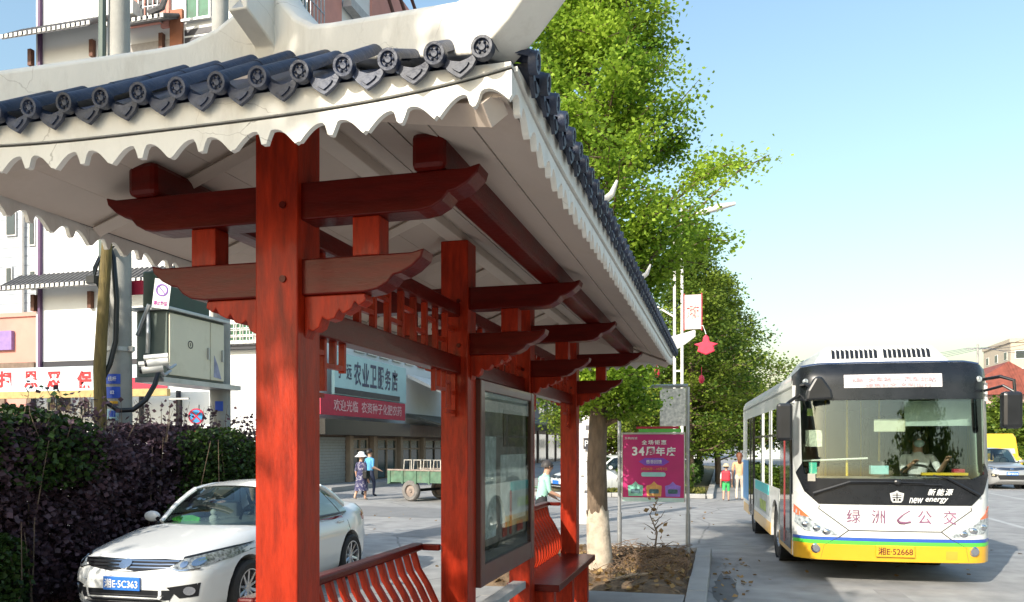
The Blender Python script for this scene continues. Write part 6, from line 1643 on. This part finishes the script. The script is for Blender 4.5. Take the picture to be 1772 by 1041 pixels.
# street trees left of and behind the camera: they throw the broken shade over the roof front and the hedge
tree('street_tree', 'slim leafy street tree standing behind the camera, left of the shelter', -4.0, -2.1, 7.5, .10, [(5.5, .9), (5.9, 1.5), (6.6, 1.3), (7.4, .2)], 40, 3400, .15, MIDL, seed=71, clump=.2, zmin=5.2)
tree('street_tree', 'leafy street tree left of the frame beside the hedge', -11.2, 2.6, 7.6, .16, [(1.8, 1.6), (3, 2.3), (4.5, 2.5), (6, 1.8), (7.5, .2)], 60, 9000, .17, MIDL, seed=72, clump=.25)
tree('street_tree', 'broad dense street tree across the road behind the camera', 12.6, -10.5, 8.5, .2, [(1.0, 3.6), (2.5, 4.8), (4.5, 4.8), (6.4, 3.4), (8.4, .2)], 90, 15000, .24, MIDL, seed=74, clump=.3)
tree('street_tree', 'second leafy street tree left of the frame, further back', -11.6, -2.4, 7.6, .16, [(1.8, 1.6), (3, 2.3), (4.5, 2.5), (6, 1.8), (7.5, .2)], 60, 9000, .17, MIDL, seed=73, clump=.25)
# hedge and shrubs
def shrub(name, label, cat, box, n, size, m, top=.25, stems=30, seed=1, group=None, spikes=0):
    x0, x1, y0, y1, z0, z1 = box; rg = np.random.default_rng(seed)
    t = thing(name, label, cat, ((x0+x1)/2, (y0+y1)/2, z0), group=group)
    P = rg.uniform(0, 1, (int(n*2.2), 3))
    # an uneven surface: keep leaves near the outside, bumpy by noise
    X = np.array([x0, y0, z0])+P*np.array([x1-x0, y1-y0, z1-z0])
    nz = np.array([noise.noise(V((a*1.1, b*1.1, c*1.1+seed))) for a, b, c in X]); nf = np.array([noise.noise(V((a*3.5, b*3.5, c*3.5+seed))) for a, b, c in X])
    u = (P-.5)*2; r = (np.abs(u)**4).sum(1)**.25
    keep = (r < .93+.35*nz) & (r > .05) & (nf > -.55)
    X, nz, nf = X[keep][:n], nz[keep][:n], nf[keep][:n]
    st = MB()
    for i in range(stems):
        a = np.array([rg.uniform(x0+.2*(x1-x0), x1-.2*(x1-x0)), rg.uniform(y0, y1), z0]); b = a+np.array([rg.normal(0, .15), rg.normal(0, .15), (z1-z0)*rg.uniform(.7, .98)])
        st.tube([a, (a+b)/2+rg.normal(0, .06, 3), b], [.014, .010, .004], 4, caps=False)
    S = []
    for i in range(spikes):
        a = np.array([rg.uniform(x0, x1), rg.uniform(y0, y1), z1-.25]); L = rg.uniform(.25, .65); d = np.array([rg.normal(0, .35), rg.normal(0, .35), 1])*L
        st.tube([a, a+d*.5+rg.normal(0, .03, 3), a+d], [.006, .005, .002], 4, caps=False)
        k = rg.uniform(.2, 1, 9)[:, None]; S.append(a+d*k+rg.normal(0, .035, (9, 3)))
    part('stems', st, BARK, t, world=True, kind='stuff')
    if S: X = np.concatenate([X]+S); nf = np.concatenate([nf, np.zeros(len(X)-len(nf))])
    leaves('foliage', X, size, m, t, up=.35, tint=.45+.5*nf)
    return t
shrub('purple_hedge', 'tall dark purple-leaved hedge behind the white sedan', 'hedge', (-8.15, -7.05, 2.2, 12.9, -.15, 1.98), 105000, .062, PURL, seed=5, stems=120, spikes=150)
shrub('green_shrub', 'glossy green shrub rising above the left end of the purple hedge', 'shrub', (-8.3, -6.98, 4.6, 8.3, 1.2, 2.14), 13000, .060, GRNL, seed=6, stems=20, spikes=15)
shrub('green_shrub', 'low green shrub growing out of the hedge beside the car roof', 'shrub', (-7.5, -6.85, 9.0, 12.6, .2, 1.95), 11000, .055, GRNL, seed=7, stems=20)
shrub('green_shrub', 'dark green shrub at the foot of the hedge at the lower left corner', 'shrub', (-7.3, -6.75, 4.6, 7.0, -.15, .95), 7000, .055, GRNL, seed=8, stems=20)
shrub('verge_hedge', 'low clipped green hedge on the far verge behind the child', 'hedge', (-4.6, -1.0, 29.0, 30.2, -.05, 1.0), 9000, .10, MIDL, seed=9, stems=20)
shrub('verge_hedge', 'second low green hedge further along the far verge', 'hedge', (-2.8, -.9, 31.0, 46, -.05, .95), 9000, .12, DARKL, seed=10, stems=20)
shrub('roadside_hedge', 'olive hedge across the road behind the silver SUV', 'hedge', (*sorted((at(1690, 770, 56).x, at(1690, 770, 56).x+14)), at(1690, 770, 56).y, at(1690, 770, 56).y+1.4, -.15, 1.7), 7000, .18, MIDL, seed=12, stems=10)
# grass on the verge, litter and twigs on the soil bed
n = 9000
gx = np.stack([RNG.uniform(-4.2, -.62, n), RNG.uniform(28.4, 30.0, n), RNG.uniform(-.02, .12, n)], 1)
tag(leaves('grass', gx, .16, GRAS, None, up=0, aspect=.3, droop=2), kind='stuff')
def soil_z(x, y):
    u, v = (x+3.0)/2.6, (y-9.2)/4.2; e = min(u, 1-u, v, 1-v)
    return -.06+min(1, e*9)*.16*(.45+1.1*abs(noise.noise(V((x*1.3, y*1.3, 3))))+.35*noise.noise(V((x*5, y*5, 1))))
xy = np.stack([RNG.uniform(-2.8, -.45, 900), RNG.uniform(9.3, 13.3, 900)], 1)
xy[:500] = RNG.normal((-1.0, 11.4), (.42, .75), (500, 2)); xy = xy[(xy[:, 0] < -.44) & (xy[:, 0] > -2.9) & (xy[:, 1] > 9.25) & (xy[:, 1] < 13.3)]
ll = leaves('leaf_litter', [(a, b, soil_z(a, b)+.015) for a, b in xy], .085, DRYL, None, up=1.5); tag(ll, kind='stuff')
tw = MB()
for i in range(420):
    a = np.array([RNG.normal(-1.05, .45), RNG.normal(11.3, .75)]); a[0] = min(max(a[0], -2.7), -.48); a[1] = min(max(a[1], 9.4), 13.2)
    an = RNG.uniform(0, 2*pi); L = RNG.uniform(.08, .5); z = soil_z(*a)
    b = a+np.array([cos(an), sin(an)])*L; b[0] = min(b[0], -.44)
    tw.tube([(a[0], a[1], z+.01), ((a[0]+b[0])/2+.02, (a[1]+b[1])/2, z+.03+RNG.uniform(0, .10)), (b[0], b[1], z+.02+RNG.uniform(0, .14))], [.006, .005, .003], 4, caps=False)
tag(part('twigs', tw, mat('dry_twig', (.20, .13, .08), .9, var=.4)), kind='stuff')
kl = [(RNG.choice((-.12, .0, .1, .25))+abs(RNG.normal(0, .12)), y, -.138) for y in RNG.uniform(4, 13.4, 130)]
tag(leaves('leaf_litter', [(max(-.16, a), b, c) for a, b, c in kl], .06, DRYL, None, up=2.5), kind='stuff')
rl = [(RNG.uniform(-9, 5), RNG.uniform(11, 24), -.138) for _ in range(160)]
tag(leaves('leaf_litter', [q for q in rl if not (-3.3 < q[0] < -.1 and q[1] < 13.8)], .07, DRYL, None, up=2.5), kind='stuff')
def sapling(x, y, h, seed, label):
    rg = np.random.default_rng(seed); z = soil_z(x, y); t = thing('bare_sapling', label, 'sapling', (x, y, z)); m = MB()
    m.tube([(x, y, z-.05), (x+.05, y, z+h*.4), (x-.06, y+.03, z+h*.7), (x+.08, y, z+h)], [.016, .013, .009, .003], 6)
    for k in range(9):
        q = rg.uniform(.25, .9); b = np.array([x+.02, y, z+h*q]); d = np.array([rg.normal(0, .2), rg.normal(0, .15), rg.uniform(.05, .2)])*h
        m.tube([b, b+d*.5+rg.normal(0, .02, 3), b+d], [.008, .006, .002], 4, caps=False)
    part('stem', m, BARK, t, world=True)
    leaves('leaf', [(x+rg.normal(0, .12), y+rg.normal(0, .1), z+h*rg.uniform(.3, 1)) for k in range(26)], .07, DRYL, t, kind='stuff')
sapling(-.98, 11.9, .85, 1, 'bare crooked sapling with a few dry leaves on the soil bed')
# fallen bough and stones
q = thing('fallen_branch', 'pale fallen branch lying on the soil bed near the kerb', 'branch', (-.95, 10.1, .02))
part('branch', MB().tube([(-1.35, 9.75, .03), (-1.1, 10.0, .07), (-.8, 10.3, .06), (-.55, 10.7, .05)], [.018, .022, .017, .008], 6), mat('pale_wood', (.40, .29, .19), .8, var=.2), q, world=True)
